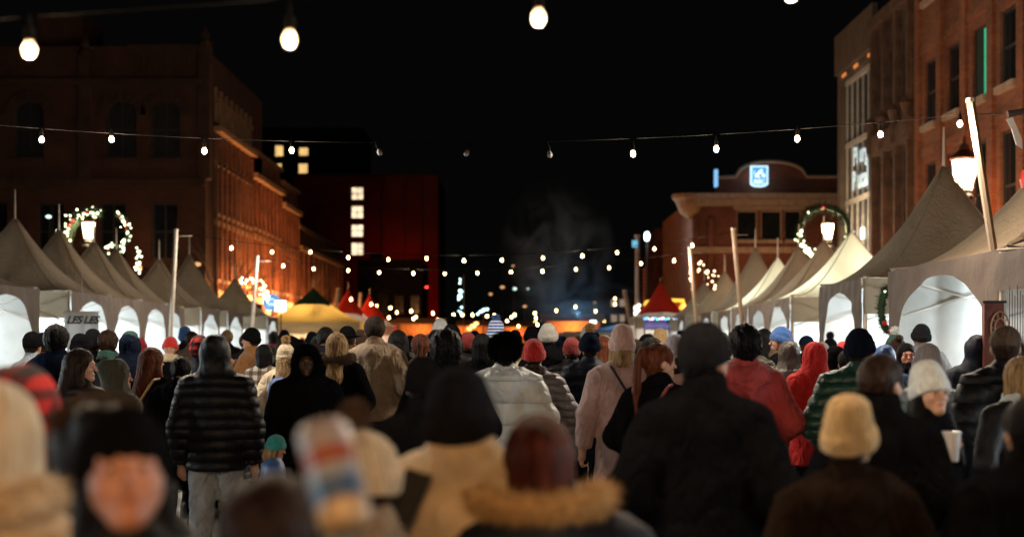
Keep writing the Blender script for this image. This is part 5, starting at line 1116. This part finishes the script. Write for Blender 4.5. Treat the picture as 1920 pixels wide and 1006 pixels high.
# smoke
def smoke(label, x, y, d, r, dens, seed):
    p = at(x, y, d); mb = MB(); n = 12
    pr = [(max(.01, math.sin(math.pi * k / n)), -math.cos(math.pi * k / n)) for k in range(n + 1)]; mb.lathe(pr, 18)
    m = bpy.data.materials.new('smoke_volume'); m.use_nodes = True; N = m.node_tree.nodes; L = m.node_tree.links; N.remove(N['Principled BSDF'])
    v = N.new('ShaderNodeVolumePrincipled'); v.inputs['Color'].default_value = (.42, .68, 1, 1); v.inputs['Anisotropy'].default_value = .3; L.new(v.outputs[0], N['Material Output'].inputs['Volume'])
    tc = N.new('ShaderNodeTexCoord'); no = N.new('ShaderNodeTexNoise'); no.inputs['Scale'].default_value = 1.9; no.inputs['Detail'].default_value = 4; no.inputs['Distortion'].default_value = 1.2
    mp = N.new('ShaderNodeMapping'); mp.inputs['Location'].default_value = (seed, 0, 0); L.new(tc.outputs['Object'], mp.inputs[0]); L.new(mp.outputs[0], no.inputs['Vector'])
    ln = N.new('ShaderNodeVectorMath'); ln.operation = 'LENGTH'; L.new(tc.outputs['Object'], ln.inputs[0])
    f1 = N.new('ShaderNodeMapRange'); f1.inputs['From Min'].default_value = 1; f1.inputs['From Max'].default_value = .05; L.new(ln.outputs['Value'], f1.inputs['Value'])
    f2 = N.new('ShaderNodeMapRange'); f2.inputs['From Min'].default_value = .47; f2.inputs['From Max'].default_value = .72; L.new(no.outputs[0], f2.inputs['Value'])
    mu = N.new('ShaderNodeMath'); mu.operation = 'MULTIPLY'; L.new(f1.outputs[0], mu.inputs[0]); L.new(f2.outputs[0], mu.inputs[1])
    m2 = N.new('ShaderNodeMath'); m2.operation = 'MULTIPLY'; m2.inputs[1].default_value = dens; L.new(mu.outputs[0], m2.inputs[0]); L.new(m2.outputs[0], v.inputs['Density'])
    o = link('smoke', mesh('smoke', mb.v, mb.f, True), m, None, p); o.scale = r; tag(o, label, 'smoke', None, 'stuff'); return o
smoke('bluish smoke drifting up over the far crowd in the centre', 1045, 480, 58, (2.5, 1.6, 3.3), .7, 0)
smoke('lower smoke drifting left of the pale pillar above the heads', 1085, 570, 56, (3.2, 1.4, 1.2), .35, 3)
cy.volume_step_rate = 4; cy.volume_max_steps = 64
for gx, gd, gl, gw in ((1075, 66, 'far food stall glowing orange under the smoke', 90), (700, 84, 'small amber lit food stall behind the red and white marquees', 80), (880, 88, 'amber lit food stall at the very end of the street', 60), (610, 72, 'food stall lit amber just beyond the yellow marquee', 120), (790, 78, 'amber lit food stall left of the smoke column', 45), (965, 95, 'last tiny amber stall at the vanishing end of the street', 60)):
  gr = thing('food_stall', gl, 'food stall', tuple(at(gx, 0, gd).xy) + (0,), 0, 'orange lit food stalls far down the street')
  if 1:
    MB().box((-1.3, 0, 0), (1.3, 1.2, 1.0)).build('counter', mat('stall_wood', (.2, .1, .05), .8), gr); [MB().tube([(x, y, 1.0), (x, y, 2.5)], .04).build('post', MC['stall_wood'], gr) for x in (-1.25, 1.25) for y in (.05, 1.15)]
    mb = MB(); mb.v = [(-1.5, -.3, 2.5), (1.5, -.3, 2.5), (1.5, 1.4, 2.8), (-1.5, 1.4, 2.8), (-1.5, -.3, 2.56), (1.5, -.3, 2.56), (1.5, 1.4, 2.86), (-1.5, 1.4, 2.86)]; mb.f = [(3, 2, 1, 0), (4, 5, 6, 7), (0, 1, 5, 4), (1, 2, 6, 5), (2, 3, 7, 6), (3, 0, 4, 7)]; mb.build('roof', MC['stall_wood'], gr)
    MB().box((-1.25, 1.15, 1.0), (1.25, 1.2, 2.6)).build('back_board', mat('orange_board', (.5, .22, .08), .8), gr)
    lamp('stall_glow', tuple(gr.location + Vector((0, .4, 2.2))), gw, (1, .45, .15), 0)
lw = thing('added_smoke_light', 'cold white light added for the smoke beside the far food stall', 'work light', (3.3, 57.8, 0)); MB().tube([(0, 0, 0), (0, 0, 2.3)], .03).build('stand', IRON, lw); MB().box((-.12, -.05, 2.3), (.12, .05, 2.42)).build('lamp_head', MC['cold_lamp'], lw); lamp('added_smoke_glow', (-.6, 0, 2.7), 60, (.6, .85, 1), 0, lw)  # lamp added to light the smoke with cold white
ht = thing('added_heater', 'unseen glowing heater added behind the viewpoint for orange light', 'patio heater', (-.2, -1.3, 0))  # unseen heater added to throw orange light on the nearest people
MB().lathe([(.2, 0), (.2, .5), (.04, .55), (.04, 2.25), (.1, 2.28), (.1, 2.3)], 14).build('stand', IRON, ht); MB().lathe([(.09, 2.3), (.11, 2.4), (.1, 2.5)], 14).build('burner', mat('burner', (1, .4, .1), emit=4, ecol=(1, .35, .08), var=0), ht); MB().lathe([(.4, 2.55), (.2, 2.65), (.01, 2.7)], 18).build('reflector', METAL, ht); lamp('added_heater_glow', (.25, .25, 2.42), 240, (1, .52, .21), .1, ht)
# ---------------------------------------------------------------- the crowd, nearest first
p1 = person('person in a bulky cream hood at the lower left corner', -22, 696, 2.6, 15, 'jacket', 'cream', 'wool', .7, .02, 'up', hair=None, scarf='cream', furcol='cream', wide=1.1)
p2 = person('person in a red and black plaid hood behind the cream hood', 46, 674, 3.7, 10, 'jacket', 'red', hood='up', bulk=.02, coatm=MC['red_plaid'], hair=None)
p3 = person('person in a black beanie with orange lit face toward the camera, lower left', 236, 756, 2.3, 166, 'jacket', 'black', 'shell', .7, .02, None, hat='plain', hatc='black', face=True, skin='rosy', pitch=19, yaw=-4, hairc='black', hair='bob')
p3b = person('person in a brown fur trimmed black hood behind the orange lit face', 185, 733, 3.1, -12, 'jacket', 'black', 'shell', .7, .02, 'up', furhood='greybrown', hair=None, hat='fur', hatc='brown')
p5 = person('person in a brown coat at the lower edge holding a striped drink can', 520, 862, 2.2, 20, 'jacket', 'brown', 'wool', .7, .015, 'down', hair='bob', hairc='brown', s=.79, Rr=((.26, .12, 1.22), (.145, .30, 1.40)), hands='R')
p4 = person('person in a cream knit hat with brown pompom facing left at lower centre', 684, 768, 3.1, -70, 'jacket', 'tan', 'wool', .7, .015, hat='beanie', hatc='cream', pom='brown', face=True, roll=0, pitch=-10, skin='rosy', hairc='brown')
p6 = person('person with a black beanie in a bright cream jacket with a black back tab', 866, 688, 3.4, 12, 'coat', 'cream', 'wool', .75, .05, hat='tall', hatc='coal', yaw=15, hair='short', hairc='black', wide=1.25, lift=1.02)
mb = MB(); mb.box((-.040, -.003, -.075), (.040, .003, .075)); o = mb.build('back_tab', mat('black_tab', (.012, .010, .009), .6), p6, False, (-.085, -.245, 1.47), (R(-25), R(14), R(-14)))
p7 = person('child with reddish hair and a tan fur collar in a dark coat', 1012, 776, 3.3, 8, 'jacket', 'navy', 'shell', .75, .02, None, hair='bob', hairc='red', furcol='camel', wide=1.25)
p8 = person('tall person in a black beanie and long black overcoat, big and blurred right of centre', 1320, 603, 5.0, 8, 'coat', 'black', 'wool', .55, .03, hat='plain', hatc='coal', yaw=38, hair='short', hairc='black')
p9 = person('person in a camel knit beanie and dark brown coat in the lower right', 1592, 738, 4.1, 6, 'jacket', 'dbrown', 'wool', .7, .03, 'down', hat='tall', hatc='camel', hair='low', hairc='brown', yaw=20)
p10 = person('bareheaded person with short brown hair, face turned right, in a black coat', 1652, 665, 5.5, 12, 'coat', 'black', 'wool', .6, .02, hair='short', hairc='brown', yaw=42, face=True)
p11 = person('person in a white beanie with long dark hair holding a white cup', 1748, 674, 6.1, 152, 'jacket', 'black', 'wool', .62, .012, hat='tall', hatc='white', hair='long', hairc='black', face=True, yaw=10, pitch=6, Rr=((.25, .05, 1.13), (.15, .20, 1.33)), hands='R')
p14 = person('large dark coated person cut by the right frame edge', 1932, 742, 4.0, 0, 'coat', 'black', 'wool', .6, .03, hair='short', hairc='black')
p15 = person('person with pale blond hair and a silvery scarf at the right edge', 1912, 668, 7.2, -15, 'jacket', 'black', 'shell', .75, .02, hair='bob', hairc='blond', scarf='silver')
p12 = person('person in a lavender beanie and light blue puffer jacket', 1738, 643, 8.7, 5, 'jacket', 'lblue', 'shell', .74, .035, quilt=.10, hat='tall', hatc='lav', hair='short')
p13 = person('person in a brown baseball cap and black hooded puffer', 1884, 609, 8.0, -6, 'jacket', 'black', 'shell', .76, .045, 'down', .11, hat='cap', hatc='brown', hair='short', yaw=25)
p16 = person('person in a black hooded puffer and light grey sweatpants', 405, 621, 9.2, 3, 'jacket', 'navy', 'shell', .83, .04, 'up', .075, legs='sweat', lk='cloth', loose=.02, L='down', Rr=((.25, -.02, 1.13), (.255, .06, .89)), hands='R', hair=None, coatm=cloth('black', 'shell', .075))
p17 = person('person in a black coat with a furry black hood, dark face toward the camera', 574, 640, 9.8, 170, 'jacket', 'black', 'cloth', .62, .05, 'up', face=True, skin='dark', furhood='black', hairc='black', L='down', Rr='down', hands='R', mouth=(.16, .04, .035), hair='short')
p18 = person('small child in a teal and lilac knit hat looking down to the right', 513, 813, 8.9, 75, 'jacket', 'blue', 'shell', .8, .03, hat='beanie', hatm='child_hat' if False else None, hatc='teal', hair='bob', hairc='blond', face=True, pitch=-14)
p19 = person('tall bareheaded person in a tan hooded sweatshirt', 703, 597, 12.7, 4, 'hoodie', 'tan', 'cloth', .86, .03, 'down', hair='short', hairc='brown', L='pocket', legs='coal', s=1.03, yaw=-6)
p21 = person('person in a black beanie, dark and blurred, left of the big cream jacket', 795, 668, 6.0, 5, 'coat', 'black', 'wool', .7, .02, hat='plain', hatc='black', hairc='black')
p22b = person('dark haired person in a black coat directly behind the blurred black beanies', 836, 622, 8.6, 0, 'coat', 'black', 'wool', .7, .02, hair='curly', hairc='black')
p22 = person('person with a thick dark bob in a pale white puffer with the hood down', 947, 620, 9.6, 2, 'jacket', 'white', 'shell', .68, .05, 'down', .16, hair='curly', hairc='black', hat='fur', hatc='black', legs='black')
p23 = person('person in a red beanie and grey puffer holding hands with the pink coat', 1001, 634, 10.9, 4, 'jacket', 'grey', 'shell', .78, .03, None, .07, hat='beanie', hatc='red', scarf='green_plaid', Rr=((.31, -.02, 1.16), (.385, .03, .90)), hands='R')
p26 = person('person in a pink beanie and long pale pink wool coat', 1166, 607, 10.3, -3, 'coat', 'pink', 'wool', .48, .03, None, 0, hat='tall', hatc='rose', hair='bob', hairc='blond', L=((.265, -.02, 1.13), (.295, .02, .87)), hands='L', legs='ldenim')
p27 = person('person with a long reddish ponytail in a black coat, face in right profile', 1236, 643, 8.4, 20, 'jacket', 'black', 'wool', .66, .018, hair='pony', hairc='auburn', yaw=55, face=True)
p28 = person('person with dark curly hair in a coral red hooded jacket', 1396, 613, 8.8, -3, 'jacket', 'coral', 'cloth', .78, .035, 'down', hair='curly', hairc='black', L='down')
p33 = person('person in a navy beanie and dark green shiny puffer', 1612, 614, 8.8, 10, 'jacket', 'green', 'shell', .78, .045, None, .075, hat='beanie', hatc='navy', yaw=20)
p11b = person('person in a dark green hood seen in profile by the left marquees', 222, 668, 9.6, 40, 'jacket', 'olive', 'cloth', .7, .03, 'up', face=True, yaw=25, skin='rosy')
p_l11 = person('person with long brown hair and a black ribbed puffer, right profile at the left', 152, 653, 9.0, 35, 'jacket', 'black', 'shell', .75, .025, None, .06, hair='long', hairc='brown', yaw=50, face=True)
p_l8 = person('person with a wavy auburn ponytail and a tan strap across a black coat', 286, 651, 11.0, 15, 'jacket', 'black', 'wool', .7, .02, hair='long', hairc='auburn', yaw=30)
p30 = person('person in a long grey brown puffer with the hood up', 1479, 634, 12.6, 0, 'jacket', 'greybrown', 'shell', .50, .045, 'up', .17, hair=None, legs='coal', st=.16)
p31 = person('person in a bright red hooded coat, back turned', 1526, 637, 11.6, -10, 'coat', 'red', 'cloth', .66, .04, 'up', hair=None, L=((.30, -.02, 1.14), (.13, .2, 1.08)), Rr='front')
p32 = person('person in a bright blue beanie, face in left profile', 1463, 611, 14.0, -60, 'jacket', 'black', 'wool', .7, .02, hat='beanie', hatc='blue', face=True, hair='bob', hairc='auburn', scarf='brown', yaw=-20)
p34 = person('smiling person with dark hair facing the camera by the white beanie', 1700, 643, 13.2, 182, 'jacket', 'black', 'wool', .7, .015, hair='long', hairc='black', face=True, scarf='coal', skin='rosy', mouth=(.42, .12, .10))

P = person
P('person in an orange brown knit hat and olive hooded jacket', 1404, 616, 13, 0, 'jacket', 'olive', 'shell', .75, .03, 'down', .08, hat='beanie', hatm='earth_stripe')
P('person with long dark hair just right of the orange brown hat', 1433, 616, 14.8, 10, 'jacket', 'navy', 'wool', hair='long', hairc='black')
P('person in a navy beanie with tan pompom and long navy coat', 1106, 611, 12.4, 0, 'jacket', 'navy', 'shell', .6, .03, None, .09, hat='beanie', hatc='navy', pom='camel')
P('person in a black and white zigzag beanie and black jacket', 1028, 605, 14.3, 3, 'jacket', 'black', 'cloth', .78, .04, 'down', hat='beanie', hatm='zigzag_knit')
P('person in a blue and white striped hat standing above the crowd', 930, 590, 15.5, 0, 'jacket', 'cream', 'wool', .78, .03, None, hat='tall', hatm='blue_stripe', pom='blue')
P('person with dark hair beside the striped hat', 904, 625, 13.2, 4, 'jacket', 'black', 'cloth', hair='bob', hairc='black')
P('person with long black hair in a black jacket right of the tan hoodie', 747, 619, 13.6, 8, 'jacket', 'black', 'cloth', .75, .02, hair='long', hairc='black')
P('person in a black beanie with a pale patch, facing the camera', 817, 617, 16.0, 178, 'jacket', 'black', 'cloth', hat='beanie', hatc='coal', face=True)
P('person in a white and blue knit hat behind the black pompom', 826, 596, 19, 0, 'jacket', 'coal', 'cloth', hat='beanie', hatc='white')
P('person in a black bobble hat right of the face with the patch beanie', 847, 597, 14.2, 0, 'jacket', 'black', 'shell', hat='beanie', hatc='black', pom='black')
P('person with tied auburn hair right of the long black hair', 789, 626, 12.8, 0, 'jacket', 'brown', 'wool', hair='pony', hairc='auburn')
P('person in a maroon beanie between the dark heads', 877, 622, 14.5, 0, 'jacket', 'black', 'cloth', hat='plain', hatc='maroon')
P('person in a small black beanie between red beanie and zigzag beanie', 997, 611, 17.5, 0, 'jacket', 'coal', 'cloth', hat='beanie', hatc='black')
P('person with wavy brown hair between the tan pompom and the pink beanie', 1131, 630, 14.0, 5, 'jacket', 'maroon', 'cloth', hair='long', hairc='auburn')
P('person in a tan ribbed knit hat near the coloured bulbs', 1238, 615, 17.0, 0, 'jacket', 'brown', 'wool', hat='tall', hatc='camel')
P('person in a dusty rose hat left of the big black beanie', 1266, 626, 11.0, 5, 'jacket', 'pink', 'wool', hat='tall', hatc='lav', hair='bob', hairc='brown')
P('person in a black peaked cap left of the tan knit hat', 1213, 625, 15.0, 0, 'jacket', 'black', 'cloth', hat='cap', hatc='black')
P('person with a black bushy hairdo beside the ponytail', 1222, 636, 12, 0, 'jacket', 'black', 'cloth', hair='curly', hairc='black')
P('person in a teal hat with white pompom by the near right marquee', 1677, 617, 14.2, 5, 'jacket', 'black', 'shell', hat='beanie', hatc='green', pom='white')
P('person in a dark beanie and grey hooded top in front of the bright arch', 1727, 606, 14.6, 0, 'jacket', 'grey', 'cloth', .75, .04, 'down', hat='beanie', hatc='coal', hair=None)
P('person in a shiny blue hood left of the smiling face', 1659, 641, 12.2, 15, 'jacket', 'blue', 'shell', .75, .03, 'up', .08, hair=None)
P('person with brown hair in a bun behind the smiling face', 1682, 634, 13.9, 0, 'jacket', 'coal', 'cloth', hair='bun', hairc='brown')
P('person in a dark hooded coat left of the baseball cap', 1832, 624, 11.8, 10, 'jacket', 'navy', 'shell', .7, .04, 'up', hair=None)
P('person in a coral knit hat half hidden beside the baseball cap', 1852, 634, 13.0, 0, 'jacket', 'coal', 'cloth', hat='beanie', hatc='coral')
P('person in a red hat right of the red hood', 1582, 639, 13.5, 10, 'jacket', 'mustard', 'cloth', hat='beanie', hatc='red')
P('person with a brown fur hood edge beside the red hooded coat', 1566, 645, 12.8, 10, 'jacket', 'black', 'cloth', .75, .03, 'up', furhood='brown', hair=None)
P('person in a black spiky bobble hat behind the red hood', 1556, 626, 16.2, 0, 'jacket', 'black', 'cloth', hat='beanie', hatc='black', pom='coal')
P('person in a black and blue cap left of the red hood', 1512, 628, 16.0, 0, 'jacket', 'black', 'cloth', hat='cap', hatc='navy')
P('person in a mustard brown jacket and black beanie looking left', 470, 613, 16.5, -78, 'jacket', 'mustard', 'wool', .84, .02, None, hat='beanie', hatc='black', face=True, legs='denim', L='phone', Rr='phone', hands='L')
p_plaid = P('person in a long brown and white plaid coat at the left marquees', 495, 645, 15.2, 5, 'jacket', 'cream', coatm=MC['shirt_plaid'], hem=.55, hair='bob', hairc='black')
p_bp = P('person in a cream bobble hat and cream jacket with a blue backpack', 537, 634, 13.2, 10, 'jacket', 'cream', 'wool', .78, .03, hat='beanie', hatc='cream', pom='camel', hair='long', hairc='blond')
P('person with blond hair and fur collar in a black coat', 632, 623, 12.2, 4, 'jacket', 'black', 'wool', .62, .025, hair='long', hairc='blond', furcol='brown', legs='lgrey')
P('person with short black hair behind the blond hair', 611, 613, 14.6, 4, 'jacket', 'coal', 'cloth', hair='short', hairc='black')
P('person in a black brimmed hat and brown coat left of the tan hoodie', 652, 610, 14.8, 20, 'coat', 'brown', 'wool', .6, .03, hat='brim', hatc='black', yaw=-30)
P('person in a red knit hat facing the camera by the left marquees', 319, 630, 16.8, 178, 'jacket', 'black', 'cloth', hat='beanie', hatc='red', face=True, Rr='front', L='front', scarf='cream')
P('person in a pointed dark green hood in front of the left arches', 245, 620, 13.8, 5, 'jacket', 'navy', 'wool', .7, .04, 'up', hair=None, hat='tall', hatc='green')
P('person in a navy hooded jacket with black hair at the left', 106, 612, 12.0, 5, 'jacket', 'navy', 'cloth', .72, .04, 'down', hair='curly', hairc='black')
P('person in an orange jacket at the far left', 84, 622, 14.6, 10, 'jacket', 'orange', 'cloth', hat='plain', hatc='black', pom=None)
P('person in a black beanie and pale camouflage jacket at the left edge', 62, 621, 13.8, 15, 'jacket', 'sweat', 'cloth', hat='plain', hatc='black')
P('person in a flat black beanie below the hanging banner', 151, 624, 13.6, 0, 'jacket', 'coal', 'wool', hat='beanie', hatc='black')
P('person in a charcoal knit hat right of the banner', 175, 616, 15.0, 0, 'jacket', 'black', 'wool', hat='tall', hatc='coal')
P('person with curly brown hair and a teal scarf left of the arches', 203, 622, 14.9, 10, 'jacket', 'black', 'cloth', hair='curly', hairc='brown', scarf='green')
P('person in a dark plaid cap peering past the black hood', 376, 627, 12.8, 20, 'jacket', 'navy', 'shell', .75, .03, hat='beanie', hatm='red_plaid')
P('person in a black coat in the gap left of the black hood', 340, 668, 10.6, 0, 'jacket', 'black', 'wool', .6, .05, 'down', hair='short', hairc='black')
P('person with long brown hair in front of the yellow marquee', 596, 634, 17.0, 0, 'jacket', 'maroon', 'cloth', hair='long', hairc='brown')
P('person in a black pointed hood by the yellow marquee', 549, 628, 17.5, 0, 'jacket', 'black', 'wool', .7, .03, 'up', hair=None)
P('person in a brown beanie right of the yellow marquee', 677, 617, 18.0, 0, 'jacket', 'coal', 'wool', hat='beanie', hatc='brown')
P('person in a dark coat standing between pink coat and ponytail', 1198, 640, 12.6, 0, 'jacket', 'black', 'wool', .6, .03, hair='bob', hairc='brown')
P('person in a black down jacket left of the tan pompom', 1072, 632, 13.4, 0, 'jacket', 'black', 'shell', .7, .04, None, .09, hat='plain', hatc='maroon')
P('person in a green knit hat left of the coral jacket', 1352, 622, 14.0, 0, 'jacket', 'coal', 'cloth', hat='beanie', hatc='olive')
P('person in a grey flat cap among the right crowd', 1540, 640, 14.5, 0, 'jacket', 'navy', 'cloth', hat='cap', hatc='grey')
P('person in black with a low grey hood left of the navy beanie', 1590, 655, 11.0, 0, 'jacket', 'coal', 'shell', .7, .05, 'down', .1, hair='short', hairc='black')
# far crowd: shared shapes, own clothes
rs = random.Random(11); COATS = ['black', 'navy', 'coal', 'brown', 'maroon', 'olive', 'black', 'navy', 'coal', 'dbrown', 'greybrown', 'tan']; HATS = [('beanie', 'black'), ('beanie', 'red'), ('beanie', 'white'), ('beanie', 'coal'), ('tall', 'blue'), ('tall', 'brown'), ('beanie', 'green'), (None, 'brown'), (None, 'blond'), (None, 'black'), ('beanie', 'navy'), ('beanie', 'maroon')]
combos = [(c_, h_) for c_ in sorted(set(COATS)) for h_ in HATS]; rs.shuffle(combos); k = 0
CN = dict(coal='charcoal', lgrey='light grey', greybrown='grey brown', dbrown='dark brown')
for row, (d, n) in enumerate(((18.5, 15), (22, 17), (27, 18), (34, 18), (44, 18), (58, 16))):
    x0, x1 = at_x = (-4.6 - .05 * d, 3.0 + .02 * d)
    for i in range(n):
        c_, (hk, hc) = combos[k]; k += 1
        X = x0 + (x1 - x0) * (i + .5 + rs.uniform(-.3, .3)) / n; dd = d + rs.uniform(-1.6, 1.6); tall = rs.gauss(1.70, .07)
        px = 960 + X * F / dd; py = HOR - (tall - CZ) * F / dd
        hd_ = ('%s %s' % (CN.get(hc, hc), 'knit hat' if hk else 'hair')); way = rs.random() < .13
        where = 'near the left marquees' if px < 560 else 'in the crowd left of centre' if px < 800 else 'in the central far crowd' if px < 1080 else 'in the crowd right of centre'
        person('person with %s and %s jacket %s%s' % (hd_, CN.get(c_, c_), 'facing us ' if way else '', where), px, py, dd, 178 if way else rs.choice((0, 4, -5)), 'jacket', c_, 'cloth', .76, .025, rs.choice((None, 'down')), hat=hk, hatc=hc if hk else 'black', hair='short' if hk else rs.choice(('short', 'bob')), hairc=hc if (not hk and hc in HC) else 'brown', yaw=rs.choice((-35, 0, 0, 0, 30)), group='people in the distant crowd')
# ---------------------------------------------------------------- things carried
def held(name, label, cat, root, lp, rot=(0, 0, 0)):
    t = thing(name, label, cat, w_at(root, lp)); t.rotation_euler = (rot[0], rot[1], rot[2] + root.rotation_euler.z); s_ = root.scale[0]; return t
t = held('cup', 'white paper cup held by the person in the white beanie', 'cup', p11, (.135, .262, 1.39), (0, 0, 0))
MB().lathe([(.028, -.06), (.030, -.058), (.040, .055), (.041, .06), (.037, .06), (.027, -.052), (.001, -.05)], 20).build('cup_wall', mat('paper_white', (.72, .72, .76), .6, var=.05), t, True); MB().lathe([(.001, .062), (.040, .062), (.043, .058), (.043, .054)], 20).build('lid', mat('lid_white', (.7, .7, .72), .3, var=0), t)
t = held('drink_can', 'tilted drink can striped white, orange and blue in the near blur', 'can', p5, (.13, .36, 1.46), (R(-14), R(-24), 0)); t.location = at(622, 880, 1.95)
for nm, z0, z1, mc in (('top_band', .03, .075, ('can_white', (.30, .28, .30))), ('orange_band', .0, .03, ('can_orange', (.26, .07, .04))), ('pale_band', -.022, .0, ('can_pale', (.24, .28, .33))), ('blue_band', -.06, -.022, ('can_blue', (.05, .10, .20))), ('base', -.10, -.06, ('can_gold', (.45, .32, .18)))):
    t.scale = (.86,) * 3; MB().lathe([(.043, z0), (.043, z1)] if nm not in ('top_band', 'base') else ([(.043, z0), (.043, z1 - .012), (.036, z1), (.001, z1)] if nm == 'top_band' else [(.001, z0), (.036, z0), (.043, z0 + .012), (.043, z1)]), 24).build(nm, mat(mc[0], mc[1], .35, var=.1), t, True)
bag(p26, 'black strap and bag worn across the pink wool coat', 'black', -1 if False else 1, .03)
bag(p23, 'dark brown bag worn across the grey puffer', 'dbrown', 1, .03)
bag(p_l8, 'tan strapped bag across the auburn haired person', 'brown', -1, .02, strapc='camel')
bag(p27, 'dark red bag strap over the ponytailed person', 'maroon', -1, .018)
t = thing('backpack', 'blue backpack on the person in the cream bobble hat', 'backpack', p_bp.location, p_bp.rotation_euler.z, None, p_bp.scale[0])
Fd = Field(axis(-.2, .2, .012), axis(-.4, 0, .012), axis(.9, 1.5, .012)); Fd.cap((0, -.22, 1.32), (0, -.23, 1.10), .12, .13, sy=.6); Fd.cap((0, -.29, 1.12), (0, -.29, 1.05), .08, .08, sy=.4); P_, Q_ = Fd.nets(); link('pack', mesh('pack', P_, Q_, True), cloth('blue', 'shell'), t)
mb = MB(); [mb.tube([(sx * .09, -.15, 1.40), (sx * .10, -.05, 1.50), (sx * .11, .08, 1.47), (sx * .12, .16, 1.36)], .016, 5) for sx in (-1, 1)]; mb.build('straps', cloth('black'), t)
t = held('phone', 'dark phone held up by the mustard jacketed person', 'phone', [p for p, s_ in PEOPLE if 'mustard brown' in p['label']][0], (-.03, .36, 1.45)); MB().box((-.037, -.005, -.075), (.037, .005, .075)).build('case', IRON, t); MB().box((-.034, -.0065, -.07), (.034, -.005, .07)).build('screen', mat('phone_screen', (.3, .4, .6), emit=.5, ecol=(.5, .7, 1), var=0), t)
t = held('shopping_bag', 'tan paper shopping bag low at the right of the pink coat', 'bag', p26, (.30, -.06, .62)); mb = MB(); mb.v = [(x * k, y * k, z) for z, k in ((-.2, 1), (.16, 1.05)) for x, y in ((-.13, -.05), (.13, -.05), (.13, .05), (-.13, .05))]; mb.f = [(3, 2, 1, 0), (0, 1, 5, 4), (1, 2, 6, 5), (2, 3, 7, 6), (3, 0, 4, 7)]; mb.build('paper', mat('kraft', (.42, .26, .14), .8, bump=.2), t); MB().tube([(-.06, -.05, .16), (-.05, -.05, .27), (.05, -.05, .27), (.06, -.05, .16)], .005).build('handle', mat('kraft', (.4,) * 3), t)
